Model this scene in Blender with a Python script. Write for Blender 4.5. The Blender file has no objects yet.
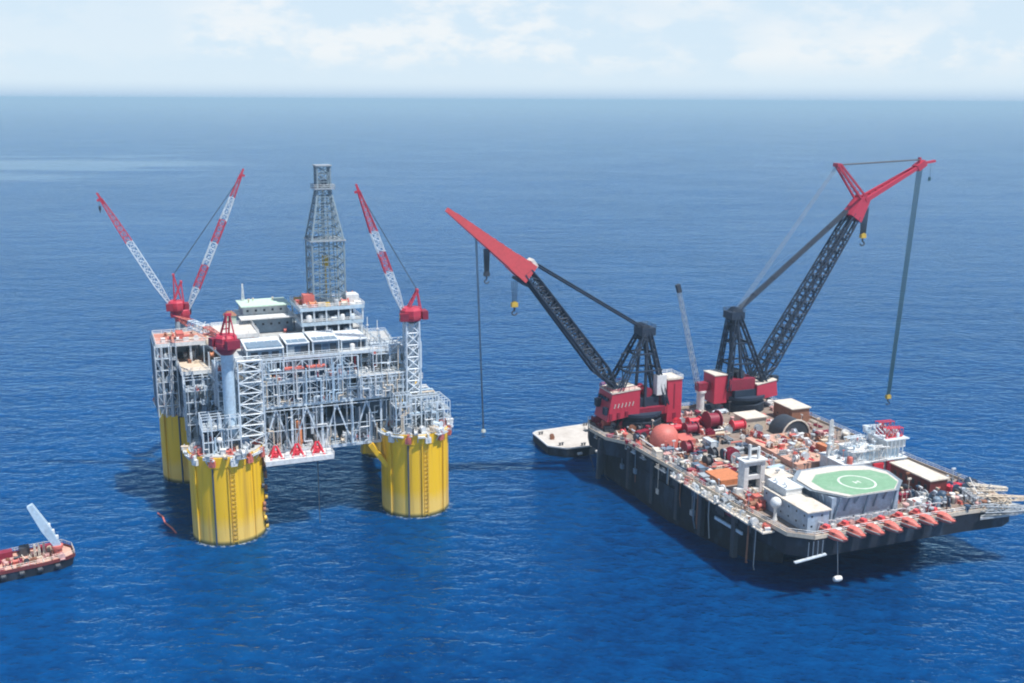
import bpy, math, random
from mathutils import Vector, Matrix
R = math.radians
rng = random.Random(11)
scn = bpy.context.scene
col = scn.collection

# ------------------------------------------------------------------ materials
def nodes_of(m):
    m.use_nodes = True
    return m.node_tree.nodes, m.node_tree.links

def paint(name, c, rough=0.5, metal=0.0, wear=(0.28, 0.13, 0.06), amt=0.35, scale=0.35, stretch=(1, 1, 0.35), tone=0.18):
    """weathered paint: tonal mottling plus rust / dirt patches"""
    m = bpy.data.materials.new(name)
    N, L = nodes_of(m)
    b = N['Principled BSDF']
    b.inputs['Roughness'].default_value = rough
    b.inputs['Metallic'].default_value = metal
    tc = N.new('ShaderNodeTexCoord'); mp = N.new('ShaderNodeMapping')
    mp.inputs['Scale'].default_value = stretch
    L.new(tc.outputs['Object'], mp.inputs['Vector'])
    n1 = N.new('ShaderNodeTexNoise'); n1.inputs['Scale'].default_value = scale; n1.inputs['Detail'].default_value = 8
    n1.inputs['Roughness'].default_value = 0.65
    L.new(mp.outputs[0], n1.inputs['Vector'])
    r1 = N.new('ShaderNodeValToRGB')
    r1.color_ramp.elements[0].position = 0.52; r1.color_ramp.elements[0].color = (0, 0, 0, 1)
    r1.color_ramp.elements[1].position = 0.75; r1.color_ramp.elements[1].color = (amt,) * 3 + (1,)
    L.new(n1.outputs['Fac'], r1.inputs[0])
    n2 = N.new('ShaderNodeTexNoise'); n2.inputs['Scale'].default_value = scale * 3.1; n2.inputs['Detail'].default_value = 5
    L.new(tc.outputs['Object'], n2.inputs['Vector'])
    r2 = N.new('ShaderNodeMapRange')
    r2.inputs['From Min'].default_value = 0.25; r2.inputs['From Max'].default_value = 0.75
    r2.inputs['To Min'].default_value = 1 - tone; r2.inputs['To Max'].default_value = 1 + tone
    L.new(n2.outputs['Fac'], r2.inputs['Value'])
    mul = N.new('ShaderNodeVectorMath'); mul.operation = 'SCALE'
    mul.inputs[0].default_value = c[:3]
    L.new(r2.outputs[0], mul.inputs['Scale'])
    mx = N.new('ShaderNodeMix'); mx.data_type = 'RGBA'
    L.new(r1.outputs[0], mx.inputs['Factor']); L.new(mul.outputs[0], mx.inputs[6])
    mx.inputs[7].default_value = wear + (1,)
    L.new(mx.outputs[2], b.inputs['Base Color'])
    return m

P = paint
M = {
 'white': P('white_paint', (.68, .69, .68), .5, amt=.4, wear=(.36, .28, .22)),
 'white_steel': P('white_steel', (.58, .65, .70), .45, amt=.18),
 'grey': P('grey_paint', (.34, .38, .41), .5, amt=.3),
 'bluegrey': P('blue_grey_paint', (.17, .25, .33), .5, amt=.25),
 'deepblue': P('deep_blue_grey', (.04, .08, .135), .5, amt=.3),
 'paleblue': P('pale_blue_paint', (.45, .58, .68), .5, amt=.2),
 'pink': P('faded_pink_paint', (.60, .36, .33), .6, amt=.4, wear=(.45, .28, .22)),
 'slate': P('slate_paint', (.33, .41, .50), .55, amt=.45, wear=(.30, .27, .25), scale=.3, tone=.2),
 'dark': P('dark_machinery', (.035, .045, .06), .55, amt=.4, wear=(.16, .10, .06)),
 'navy': P('navy_black_steel', (.005, .010, .022), .75, amt=.9, wear=(.035, .065, .105), scale=.16, stretch=(1, 1, .5), tone=.4),
 'boomblue': P('boom_navy_paint', (.014, .029, .056), .65, amt=.15, wear=(.08, .06, .06)),
 'red': P('red_paint', (.62, .035, .06), .5, amt=.3, wear=(.30, .05, .04), tone=.12),
 'cranered': P('crane_red_paint', (.50, .035, .07), .5, amt=.18, wear=(.33, .04, .04), tone=.08),
 'jibred': P('jib_red_paint', (.68, .085, .09), .5, amt=.2, wear=(.4, .06, .05), tone=.08),
 'maroon': P('maroon_paint', (.24, .015, .04), .5, amt=.3, wear=(.15, .03, .03)),
 'salmon': P('faded_red_paint', (.58, .15, .12), .55, amt=.5, wear=(.40, .14, .09), scale=.6),
 'orange': P('orange_paint', (.58, .21, .09), .5, amt=.35, wear=(.4, .2, .1)),
 'rust': P('rusty_steel', (.27, .12, .07), .7, amt=.5, wear=(.12, .07, .05)),
 'beige': P('beige_paint', (.62, .52, .40), .6, amt=.35, wear=(.36, .26, .18)),
 'cream': P('cream_paint', (.66, .60, .51), .6, amt=.6, wear=(.45, .36, .27)),
 'tan': P('tan_deck', (.25, .20, .165), .75, amt=.7, wear=(.22, .11, .07), scale=.16, stretch=(1, 1, 1), tone=.3),
 'reddeck': P('red_oxide_deck', (.50, .21, .15), .7, amt=.9, wear=(.68, .62, .56), scale=.2, stretch=(1, 1, 1), tone=.25),
 'saldeck': P('salmon_deck', (.58, .33, .25), .7, amt=.7, wear=(.55, .40, .30), scale=.16, stretch=(1, 1, 1), tone=.25),
 'bargedeck': P('barge_deck', (.56, .52, .47), .75, amt=.7, wear=(.38, .33, .28), scale=.12, stretch=(1, 1, 1), tone=.10),
 'platdeck': P('grey_deck_plate', (.45, .46, .45), .7, amt=.5, wear=(.34, .24, .18), scale=.2, stretch=(1, 1, 1), tone=.2),
 'roofwhite': P('pale_roof', (.66, .70, .72), .6, amt=.35, wear=(.48, .46, .42), scale=.25, stretch=(1, 1, 1)),
 'mint': P('mint_roof', (.52, .68, .55), .6, amt=.5, wear=(.72, .74, .68), scale=.3, stretch=(1, 1, 1)),
 'green': P('helideck_green', (.20, .37, .23), .7, amt=.7, wear=(.33, .45, .34), scale=.18, stretch=(1, 1, 1), tone=.12),
 'helirim': P('helideck_rim', (.60, .56, .50), .7, amt=.4, wear=(.5, .42, .35), scale=.3, stretch=(1, 1, 1)),
 'mark': P('marking_white', (.66, .71, .63), .6, amt=.1),
 'yellowcrane': P('yellow_block', (.65, .42, .05), .5, amt=.4, wear=(.12, .09, .05)),
 'teal': P('teal_wire', (.05, .13, .15), .55, amt=.2, wear=(.12, .18, .18)),
 'wire': P('steel_wire', (.05, .065, .08), .5, amt=.2, wear=(.12, .10, .08)),
 'greywire': P('grey_wire', (.22, .27, .32), .5, amt=.1),
 'derrick': P('derrick_steel', (.22, .29, .33), .5, amt=.25, wear=(.25, .20, .16)),
 'glass': P('dark_glass', (.02, .03, .045), .12, amt=.05, wear=(.05, .05, .05)),
 'hullred': P('dark_red_hull', (.16, .03, .03), .5, amt=.4, wear=(.08, .04, .03)),
}

def column_paint():
    m = bpy.data.materials.new('yellow_column_paint')
    N, L = nodes_of(m); b = N['Principled BSDF']; b.inputs['Roughness'].default_value = .5
    tc = N.new('ShaderNodeTexCoord')
    mp = N.new('ShaderNodeMapping'); mp.inputs['Scale'].default_value = (1, 1, .045); L.new(tc.outputs['Object'], mp.inputs[0])
    st = N.new('ShaderNodeTexNoise'); st.inputs['Scale'].default_value = .55; st.inputs['Detail'].default_value = 7; L.new(mp.outputs[0], st.inputs['Vector'])
    rs = N.new('ShaderNodeValToRGB'); rs.color_ramp.elements[0].position = .5; rs.color_ramp.elements[0].color = (0, 0, 0, 1)
    rs.color_ramp.elements[1].position = .74; rs.color_ramp.elements[1].color = (.75, .75, .75, 1); L.new(st.outputs['Fac'], rs.inputs[0])
    bl = N.new('ShaderNodeTexNoise'); bl.inputs['Scale'].default_value = .12; bl.inputs['Detail'].default_value = 6; L.new(tc.outputs['Object'], bl.inputs['Vector'])
    sx = N.new('ShaderNodeSeparateXYZ'); L.new(tc.outputs['Object'], sx.inputs[0])
    add = N.new('ShaderNodeMath'); add.operation = 'MULTIPLY_ADD'; add.inputs[1].default_value = 7; L.new(bl.outputs['Fac'], add.inputs[0]); L.new(sx.outputs['Z'], add.inputs[2])
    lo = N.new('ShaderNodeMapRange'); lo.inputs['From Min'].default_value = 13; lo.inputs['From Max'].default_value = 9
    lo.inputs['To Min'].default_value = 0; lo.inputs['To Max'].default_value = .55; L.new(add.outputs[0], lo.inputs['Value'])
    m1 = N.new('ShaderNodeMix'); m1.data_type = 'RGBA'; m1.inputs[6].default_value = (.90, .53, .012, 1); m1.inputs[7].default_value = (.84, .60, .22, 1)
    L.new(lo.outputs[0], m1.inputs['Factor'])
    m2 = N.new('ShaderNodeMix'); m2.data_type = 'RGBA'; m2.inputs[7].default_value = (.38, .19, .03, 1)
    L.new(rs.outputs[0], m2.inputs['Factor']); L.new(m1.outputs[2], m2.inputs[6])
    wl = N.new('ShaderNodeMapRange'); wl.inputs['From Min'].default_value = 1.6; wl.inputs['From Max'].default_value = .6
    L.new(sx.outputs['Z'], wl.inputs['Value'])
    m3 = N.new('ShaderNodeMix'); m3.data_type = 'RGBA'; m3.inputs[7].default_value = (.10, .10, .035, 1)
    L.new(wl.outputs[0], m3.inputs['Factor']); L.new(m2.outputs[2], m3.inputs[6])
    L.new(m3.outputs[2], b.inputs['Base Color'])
    return m
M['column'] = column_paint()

# ------------------------------------------------------------------ mesh building
class MB:
    def __init__(s): s.v = []; s.f = []
    def add(s, vs, fs):
        o = len(s.v); s.v += [tuple(x) for x in vs]; s.f += [tuple(i + o for i in f) for f in fs]; return s
    def box(s, x0, x1, y0, y1, z0, z1, rz=0, piv=None):
        vs = [(x, y, z) for z in (z0, z1) for x, y in ((x0, y0), (x1, y0), (x1, y1), (x0, y1))]
        if rz:
            cx, cy = piv or ((x0 + x1) / 2, (y0 + y1) / 2); c, q = math.cos(rz), math.sin(rz)
            vs = [(cx + (x - cx) * c - (y - cy) * q, cy + (x - cx) * q + (y - cy) * c, z) for x, y, z in vs]
        return s.add(vs, [(3, 2, 1, 0), (4, 5, 6, 7), (0, 1, 5, 4), (1, 2, 6, 5), (2, 3, 7, 6), (3, 0, 4, 7)])
    def hexa(s, bot, top):
        n = len(bot)
        return s.add(list(bot) + list(top), [tuple(range(n))[::-1], tuple(range(n, 2 * n))] + [(i, (i + 1) % n, n + (i + 1) % n, n + i) for i in range(n)])
    def prism(s, poly, z0, z1, inset=0.0):
        n = len(poly)
        top = poly
        if inset:
            cx = sum(p[0] for p in poly) / n; cy = sum(p[1] for p in poly) / n
            top = [(p[0] + (cx - p[0]) * inset, p[1] + (cy - p[1]) * inset) for p in poly]
        return s.hexa([(x, y, z0) for x, y in poly], [(x, y, z1) for x, y in top])
    @staticmethod
    def basis(p, q):
        p = Vector(p); q = Vector(q); d = q - p; d.normalize()
        up = Vector((0, 0, 1)) if abs(d.z) < .95 else Vector((1, 0, 0))
        a = d.cross(up).normalized(); b = a.cross(d)
        return p, q, a, b
    def tube(s, p, q, r, n=6, r2=None):
        p, q, a, b = MB.basis(p, q); r2 = r if r2 is None else r2
        vs = []
        for c, rr in ((p, r), (q, r2)):
            for i in range(n):
                t = 2 * math.pi * i / n; vs.append(c + a * (rr * math.cos(t)) + b * (rr * math.sin(t)))
        return s.add(vs, [tuple(range(n)), tuple(range(2 * n - 1, n - 1, -1))] + [(i, n + i, n + (i + 1) % n, (i + 1) % n) for i in range(n)])
    def path(s, pts, r, n=6):
        for i in range(len(pts) - 1): s.tube(pts[i], pts[i + 1], r, n)
        return s
    def beam(s, p, q, w, h, w2=None, h2=None):
        p, q, a, b = MB.basis(p, q); w2 = w if w2 is None else w2; h2 = h if h2 is None else h2
        vs = []
        for c, ww, hh in ((p, w / 2, h / 2), (q, w2 / 2, h2 / 2)):
            vs += [c - a * ww - b * hh, c + a * ww - b * hh, c + a * ww + b * hh, c - a * ww + b * hh]
        return s.add(vs, [(0, 1, 2, 3), (7, 6, 5, 4), (0, 4, 5, 1), (1, 5, 6, 2), (2, 6, 7, 3), (3, 7, 4, 0)])
    def lathe(s, prof, n=24, c=(0, 0, 0), axis='z'):
        vs = []; m = len(prof)
        for r, h in prof:
            for i in range(n):
                t = 2 * math.pi * i / n; x, y = r * math.cos(t), r * math.sin(t)
                if axis == 'z': vs.append((c[0] + x, c[1] + y, c[2] + h))
                elif axis == 'x': vs.append((c[0] + h, c[1] + x, c[2] + y))
                else: vs.append((c[0] + y, c[1] + h, c[2] + x))
        fs = [(k * n + i, k * n + (i + 1) % n, (k + 1) * n + (i + 1) % n, (k + 1) * n + i) for k in range(m - 1) for i in range(n)]
        fs += [tuple(range(n))[::-1], tuple(range((m - 1) * n, m * n))]
        return s.add(vs, fs)
    def ball(s, c, r, n=14, m=8, z0=-1.0, sc=(1, 1, 1)):
        prof = []
        t0 = math.asin(max(-1, z0))
        for k in range(m + 1):
            t = t0 + (math.pi / 2 - t0) * k / m; prof.append((max(.01, r * math.cos(t)), r * math.sin(t)))
        o = len(s.v); s.lathe(prof, n)
        s.v[o:] = [(c[0] + x * sc[0], c[1] + y * sc[1], c[2] + z * sc[2]) for x, y, z in s.v[o:]]
        return s
    def lattice(s, p, q, w1, h1, w2, h2, bays, r, rd=None, side=None, x=False):
        """four-chord lattice from p to q, w across, h in the up direction"""
        rd = rd or r * .6
        p, q, a, b = MB.basis(p, q)
        if side is not None:
            d = (q - p).normalized(); a = Vector(side).normalized(); b = a.cross(d).normalized()
        def ring(t):
            c = p.lerp(q, t); w = (w1 + (w2 - w1) * t) / 2; h = (h1 + (h2 - h1) * t) / 2
            return [c - a * w - b * h, c + a * w - b * h, c + a * w + b * h, c - a * w + b * h]
        rings = [ring(i / bays) for i in range(bays + 1)]
        for k in range(4): s.tube(rings[0][k], rings[-1][k], r, 5)
        for i in range(bays):
            for k in range(4):
                j = (k + 1) % 4
                if i: s.tube(rings[i][k], rings[i][j], rd, 4)
                if (i + k) % 2 or x: s.tube(rings[i][k], rings[i + 1][j], rd, 4)
                if not (i + k) % 2 or x: s.tube(rings[i][j], rings[i + 1][k], rd, 4)
        for k in range(4): s.tube(rings[-1][k], rings[-1][(k + 1) % 4], rd, 4)
        return s
    def rail(s, pts, h=1.2, step=3.0, r=.07, closed=False):
        pts = [Vector(p) for p in pts]
        if closed: pts.append(pts[0])
        for i in range(len(pts) - 1):
            a, b = pts[i], pts[i + 1]; n = max(1, int((b - a).length / step))
            for k in range(n): c = a.lerp(b, k / n); s.tube(c, c + Vector((0, 0, h)), r, 4)
            for z in (h, h * .5): s.tube(a + Vector((0, 0, z)), b + Vector((0, 0, z)), r, 4)
        return s
    def build(s, name, mat, parent=None, label=None, smooth=False, bevel=0, kind=None):
        me = bpy.data.meshes.new(name); me.from_pydata([tuple(v) for v in s.v], [], s.f); me.update()
        import bmesh
        bm = bmesh.new(); bm.from_mesh(me); bmesh.ops.recalc_face_normals(bm, faces=bm.faces)
        if bevel: bmesh.ops.bevel(bm, geom=list(bm.edges), offset=bevel, segments=2, affect='EDGES', clamp_overlap=True)
        bm.to_mesh(me); bm.free()
        me.materials.append(M[mat] if isinstance(mat, str) else mat)
        if smooth:
            me.polygons.foreach_set('use_smooth', [True] * len(me.polygons)); me.set_sharp_from_angle(angle=R(42))
        o = bpy.data.objects.new(name, me); col.objects.link(o)
        if parent: o.parent = parent
        if label: o['label'] = label
        if kind: o['kind'] = kind
        return o

def thing(name, loc, rz, label, cat, group=None):
    o = bpy.data.objects.new(name, None); col.objects.link(o); o.empty_display_size = 3
    o.location = loc; o.rotation_euler = (0, 0, rz); o['label'] = label; o['category'] = cat
    if group: o['group'] = group
    return o
def tag(o, label, cat, group=None):
    o['label'] = label; o['category'] = cat
    if group: o['group'] = group
    return o
def copy_tree(o, parent=None):
    c = o.copy(); col.objects.link(c)
    if parent: c.parent = parent
    for ch in o.children: copy_tree(ch, c)
    return c

class Frame:
    def __init__(s, o, deg): s.o = Vector((o[0], o[1], 0)); s.a = R(deg)
    def w(s, u, v, z=0.0):
        c, q = math.cos(s.a), math.sin(s.a); return Vector((s.o.x + u * c - v * q, s.o.y + u * q + v * c, z))
TLP = Frame((-74.6, 364.6), 22)
SHIP = Frame((79.5, 279.1), 21)

# ------------------------------------------------------------------ small deck equipment, one mesh each
def eq(kind, x, y, z, s, rz):
    b = MB()
    if kind == 'locker':
        b.box(-s * .8, s * .8, -s * .5, s * .5, 0, s * .9); b.box(-s * .88, s * .88, -s * .57, s * .57, s * .9, s * 1.02)
        b.box(-s * .3, s * .3, -s * .56, -s * .5, 0.05, s * .75)
    elif kind == 'pump':
        b.box(-s, s, -s * .45, s * .45, 0, s * .25); b.lathe([(s * .05, -s * .9), (s * .38, -s * .85), (s * .38, s * .1), (s * .2, s * .15), (s * .2, s * .9)], 10, (0, 0, s * .62), 'x')
        b.tube((s * .6, 0, s * .6), (s * .6, 0, s * 1.3), s * .12, 6)
    elif kind == 'ventilator':
        b.tube((0, 0, 0), (0, 0, s * 1.2), s * .3, 8); b.lathe([(s * .3, 1.1 * s), (s * .65, s * 1.2), (s * .6, s * 1.45), (s * .1, s * 1.6)], 10)
    elif kind == 'winch':
        for k in (-1, 1): b.lathe([(s * .75, k * s * .7 - .08 * s), (s * .75, k * s * .7 + .08 * s)], 12, (0, 0, s * .75), 'x')
        b.lathe([(s * .5, -s * .7), (s * .45, 0), (s * .5, s * .7)], 12, (0, 0, s * .75), 'x'); b.box(-s, s, -s * .6, s * .6, 0, s * .2)
    elif kind == 'pipe_bundle':
        for k in range(5): b.tube((-s * 1.8 + .1 * k, (k - 2) * s * .3, s * .3 + (k % 2) * s * .2), (s * 1.8, (k - 2) * s * .3, s * .3 + (k % 2) * s * .2), s * .16, 6)
        for k in (-1, 1): b.box(k * s * 1.2 - .1, k * s * 1.2 + .1, -s * .8, s * .8, 0, s * .2)
    elif kind == 'valve_skid':
        b.box(-s, s, -s * .6, s * .6, 0, .2 * s)
        for k in (-.6, 0, .6): b.tube((k * s, 0, 0), (k * s, 0, s * 1.3), s * .14, 6); b.ball((k * s, 0, s * 1.0), s * .26, 8, 5)
        b.tube((-s, 0, s * .6), (s, 0, s * .6), s * .16, 6)
        for k in (-1, 1): b.tube((k * s, -s * .6, 0), (k * s, -s * .6, s * 1.5), s * .07, 4); b.tube((k * s, s * .6, 0), (k * s, s * .6, s * 1.5), s * .07, 4)
        b.tube((-s, -s * .6, s * 1.5), (s, -s * .6, s * 1.5), s * .07, 4)
    elif kind == 'cable_reel':
        for k in (-1, 1): b.lathe([(s * .9, k * s * .4 - .05 * s), (s * .9, k * s * .4 + .05 * s)], 14, (0, 0, s * .9), 'y')
        b.lathe([(s * .6, -s * .4), (s * .6, s * .4)], 14, (0, 0, s * .9), 'y')
    elif kind == 'floodlight_mast':
        b.tube((0, 0, 0), (0, 0, s * 3), s * .07, 5); b.box(-s * .4, s * .4, -s * .15, s * .15, s * 2.9, s * 3.2); b.tube((0, 0, 0), (0, 0, .3), s * .2, 6)
    elif kind == 'vent_stack':
        b.tube((0, 0, 0), (0, 0, s * 3.2), s * .22, 8, s * .16); b.tube((0, 0, s * 2.9), (s * .6, 0, s * 3.3), s * .2, 8)
        b.box(-s * .4, s * .4, -s * .4, s * .4, 0, s * .5)
    elif kind == 'tank':
        b.lathe([(s * .05, 0), (s * .7, 0), (s * .7, s * 1.5), (s * .5, s * 1.75), (s * .05, s * 1.85)], 14)
        b.tube((s * .75, 0, 0), (s * .75, 0, s * 1.6), s * .07, 5)
    c, q = math.cos(rz), math.sin(rz)
    b.v = [(x + a * c - d * q, y + a * q + d * c, z + e) for a, d, e in b.v]
    return b
count = {}
def clutter(parent, n, area, z, kinds, mats, smin, smax, avoid=()):
    key0 = id(parent); done = 0
    for _ in range(n * 6):
        if done >= n: break
        x = rng.uniform(area[0], area[1]); y = rng.uniform(area[2], area[3])
        if any(a[0] - 1 < x < a[1] + 1 and a[2] - 1 < y < a[3] + 1 for a in avoid): continue
        k = rng.choice(kinds); key = (key0, k)
        if count.get(key, 0) >= 98: continue
        count[key] = count.get(key, 0) + 1; done += 1
        eq(k, x, y, z, rng.uniform(smin, smax), rng.choice((0, math.pi / 2)) + rng.uniform(-.06, .06)).build(k, rng.choice(mats), parent, smooth=True)

def container(F, u, v, z, rz, mat, label, L=6.1, W=2.44, H=2.6, group=None, name='cargo_container', cat='container'):
    t = thing(name, F.w(u, v, z), F.a + rz, label, cat, group)
    b = MB()
    b.box(-L / 2 + .1, L / 2 - .1, -W / 2 + .08, W / 2 - .08, .15, H - .1)
    k = -L / 2 + .35
    while k < L / 2 - .3:
        for sy in (-1, 1): b.box(k, k + .18, sy * (W / 2 - .08) - .03, sy * (W / 2 - .08) + .03, .25, H - .2)
        k += .42
    b.build('body', mat, t)
    f = MB()
    for sx in (-1, 1):
        for sy in (-1, 1):
            f.box(sx * (L / 2 - .1) - .1, sx * (L / 2 - .1) + .1, sy * (W / 2 - .09) - .09, sy * (W / 2 - .09) + .09, 0, H)
    for zz in (0.0, H - .16):
        for sy in (-1, 1): f.box(-L / 2 + .2, L / 2 - .2, sy * (W / 2 - .085) - .08, sy * (W / 2 - .085) + .08, zz + .003, zz + .157)
        for sx in (-1, 1): f.box(sx * (L / 2 - .095) - .08, sx * (L / 2 - .095) + .08, -W / 2 + .18, W / 2 - .18, zz + .003, zz + .157)
    f.build('corner_frame', mat, t)
    d = MB(); d.box(L / 2 - .1, L / 2 + .02, -W / 2 + .22, -.03, .22, H - .22); d.box(L / 2 - .1, L / 2 + .02, .03, W / 2 - .22, .22, H - .22)
    for yy in (-.8, -.35, .35, .8): d.tube((L / 2 + .05, yy, .25), (L / 2 + .05, yy, H - .25), .03, 5)
    d.build('door', mat, t)
    return t

# ================================================================== SEA, SKY, HAZE
def build_sea():
    S = 42000.0
    b = MB(); rings = [0, 120, 260, 420, 620, 900, 1400, 2400, 5000, 12000, S]
    xs = sorted({-r for r in rings} | set(rings)); n = len(xs)
    b.v = [(x, y, 0) for y in xs for x in xs]
    b.f = [(j * n + i, j * n + i + 1, (j + 1) * n + i + 1, (j + 1) * n + i) for j in range(n - 1) for i in range(n - 1)]
    m = bpy.data.materials.new('sea_water'); N, L = nodes_of(m); p = N['Principled BSDF']
    geo = N.new('ShaderNodeNewGeometry')
    def noise(scale, detail, stretch, rot=0, rough=.55, dist=0.0):
        mp = N.new('ShaderNodeMapping'); mp.inputs['Scale'].default_value = stretch; mp.inputs['Rotation'].default_value = (0, 0, R(rot))
        L.new(geo.outputs['Position'], mp.inputs[0])
        t = N.new('ShaderNodeTexNoise'); t.inputs['Scale'].default_value = scale; t.inputs['Detail'].default_value = detail
        t.inputs['Roughness'].default_value = rough; t.inputs['Distortion'].default_value = dist
        L.new(mp.outputs[0], t.inputs['Vector']); return t.outputs['Fac']
    def math_(op, a, b_=None, c=None):
        t = N.new('ShaderNodeMath'); t.operation = op
        for k, x in enumerate((a, b_, c)):
            if x is None: continue
            if isinstance(x, (int, float)): t.inputs[k].default_value = x
            else: L.new(x, t.inputs[k])
        return t.outputs[0]
    def rng_(v, a, b_, c, d):
        t = N.new('ShaderNodeMapRange'); t.interpolation_type = 'SMOOTHSTEP'
        for k, x in zip(('From Min', 'From Max', 'To Min', 'To Max'), (a, b_, c, d)): t.inputs[k].default_value = x
        L.new(v, t.inputs['Value']); return t.outputs[0]
    # wave field: swell, chop, ripples
    w0 = noise(.030, 2, (.6, 1.3, 1), -18, .5); w1 = noise(.19, 3, (.75, 1.2, 1), 10, .5, .35); w2 = noise(.60, 4, (.8, 1.15, 1), 24, .6, .2)
    h = math_('MULTIPLY_ADD', w1, 1.0, math_('MULTIPLY', w0, 1.6)); h = math_('MULTIPLY_ADD', w2, .34, h)
    # body colour: broad drifting patches, and light through crests painted as paler colour
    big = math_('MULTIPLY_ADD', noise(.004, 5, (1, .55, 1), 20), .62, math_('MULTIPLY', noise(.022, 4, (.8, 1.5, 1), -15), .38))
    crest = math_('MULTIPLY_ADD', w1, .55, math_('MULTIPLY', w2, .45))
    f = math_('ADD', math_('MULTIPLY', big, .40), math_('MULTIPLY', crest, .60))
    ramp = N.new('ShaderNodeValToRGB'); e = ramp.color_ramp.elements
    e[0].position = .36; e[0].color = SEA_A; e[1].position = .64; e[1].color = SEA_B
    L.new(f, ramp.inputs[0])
    foam = math_('MULTIPLY', rng_(noise(.34, 3, (.5, 1.3, 1), 10, .6), .735, .78, 0, .9), rng_(noise(.015, 3, (1, 1, 1), 40), .50, .60, 0, 1))
    # a little wash where the swell breaks on the four columns
    wash = None; sp = N.new('ShaderNodeSeparateXYZ'); L.new(geo.outputs['Position'], sp.inputs[0])
    for cu, cv in ((-32, -29.6), (32, -29.6), (-37, 32.5), (40, 32)):
        c_ = TLP.w(cu, cv); dx = math_('SUBTRACT', sp.outputs[0], c_.x); dy = math_('SUBTRACT', sp.outputs[1], c_.y)
        d_ = rng_(math_('SQRT', math_('ADD', math_('MULTIPLY', dx, dx), math_('MULTIPLY', dy, dy))), 11.9, 13.4, 1, 0)
        wash = d_ if wash is None else math_('MAXIMUM', wash, d_)
    foam = math_('MAXIMUM', foam, math_('MULTIPLY', wash, rng_(noise(.55, 4, (1, 1, 1), 5, .65), .46, .62, 0, .55)))
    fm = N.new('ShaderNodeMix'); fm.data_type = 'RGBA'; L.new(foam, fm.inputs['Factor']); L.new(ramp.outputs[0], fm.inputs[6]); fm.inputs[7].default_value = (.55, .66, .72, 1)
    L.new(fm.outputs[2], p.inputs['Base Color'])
    p.inputs['Specular IOR Level'].default_value = 0; p.inputs['Roughness'].default_value = .6
    p.subsurface_method = 'BURLEY'
    p.inputs['Subsurface Weight'].default_value = SSS; p.inputs['Subsurface Radius'].default_value = (.3, .7, 1.0); p.inputs['Subsurface Scale'].default_value = 4.5
    # slicks: calmer water that mirrors the pale sky
    sep_ = N.new('ShaderNodeSeparateXYZ'); L.new(geo.outputs['Position'], sep_.inputs[0])
    ex = math_('DIVIDE', math_('ADD', sep_.outputs[0], 1250.0), 700.0); ey = math_('DIVIDE', math_('SUBTRACT', sep_.outputs[1], 2150.0), 520.0)
    el = math_('ADD', math_('MULTIPLY', ex, ex), math_('MULTIPLY', ey, ey))
    el = math_('ADD', el, math_('MULTIPLY', math_('SUBTRACT', noise(.0035, 5, (.4, 1.6, 1), 6, .6), .5), 4.5))
    slick = rng_(el, 1.1, -.1, 0, 1)
    slick = math_('MAXIMUM', slick, math_('MULTIPLY', rng_(noise(.0022, 4, (.35, 1.5, 1), 8, .55, .8), .60, .72, 0, 1), .45))
    bp = N.new('ShaderNodeBump'); bp.inputs['Distance'].default_value = WAVE
    gust = rng_(noise(.0075, 4, (.6, 1.3, 1), 30, .55, .6), .36, .64, .78, 1.0)
    L.new(math_('MULTIPLY', rng_(slick, 0, 1, 1.0, .35), gust), bp.inputs['Strength']); L.new(h, bp.inputs['Height'])
    g = N.new('ShaderNodeBsdfGlossy'); g.inputs['Roughness'].default_value = .10; L.new(bp.outputs[0], g.inputs['Normal'])
    fr = N.new('ShaderNodeFresnel'); fr.inputs['IOR'].default_value = 1.333; L.new(bp.outputs[0], fr.inputs['Normal'])
    tint = N.new('ShaderNodeValToRGB'); t = tint.color_ramp.elements
    t[0].position = .03; t[0].color = (.03, .36, .95, 1); t[1].position = .55; t[1].color = (.80, .93, 1, 1)
    k = t.new if False else tint.color_ramp.elements.new(.30); k.color = (.10, .55, 1, 1)
    L.new(fr.outputs[0], tint.inputs[0]); L.new(tint.outputs[0], g.inputs['Color'])
    fac = math_('MULTIPLY', fr.outputs[0], rng_(slick, 0, 1, REFL, 1.0))
    mx = N.new('ShaderNodeMixShader'); L.new(fac, mx.inputs[0]); L.new(p.outputs[0], mx.inputs[1]); L.new(g.outputs[0], mx.inputs[2])
    L.new(mx.outputs[0], N['Material Output'].inputs['Surface'])
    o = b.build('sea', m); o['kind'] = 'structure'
    return o
SEA_A = (.0001, .018, .080, 1); SEA_B = (.0002, .066, .222, 1); WAVE = 1.5; SSS = .85; REFL = 1.0
build_sea()

hz = MB(); hz.box(-43000, 43000, -43000, 43000, -46, 146)
hm = bpy.data.materials.new('haze_air'); N, L = nodes_of(hm)
for n_ in list(N): N.remove(n_)
out = N.new('ShaderNodeOutputMaterial'); pv = N.new('ShaderNodeVolumePrincipled')
pv.inputs['Color'].default_value = (.55, .815, 1, 1); pv.inputs['Density'].default_value = 1.05e-4; pv.inputs['Anisotropy'].default_value = 0.0
L.new(pv.outputs[0], out.inputs['Volume'])
o = hz.build('haze', hm); o['kind'] = 'stuff'

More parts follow.
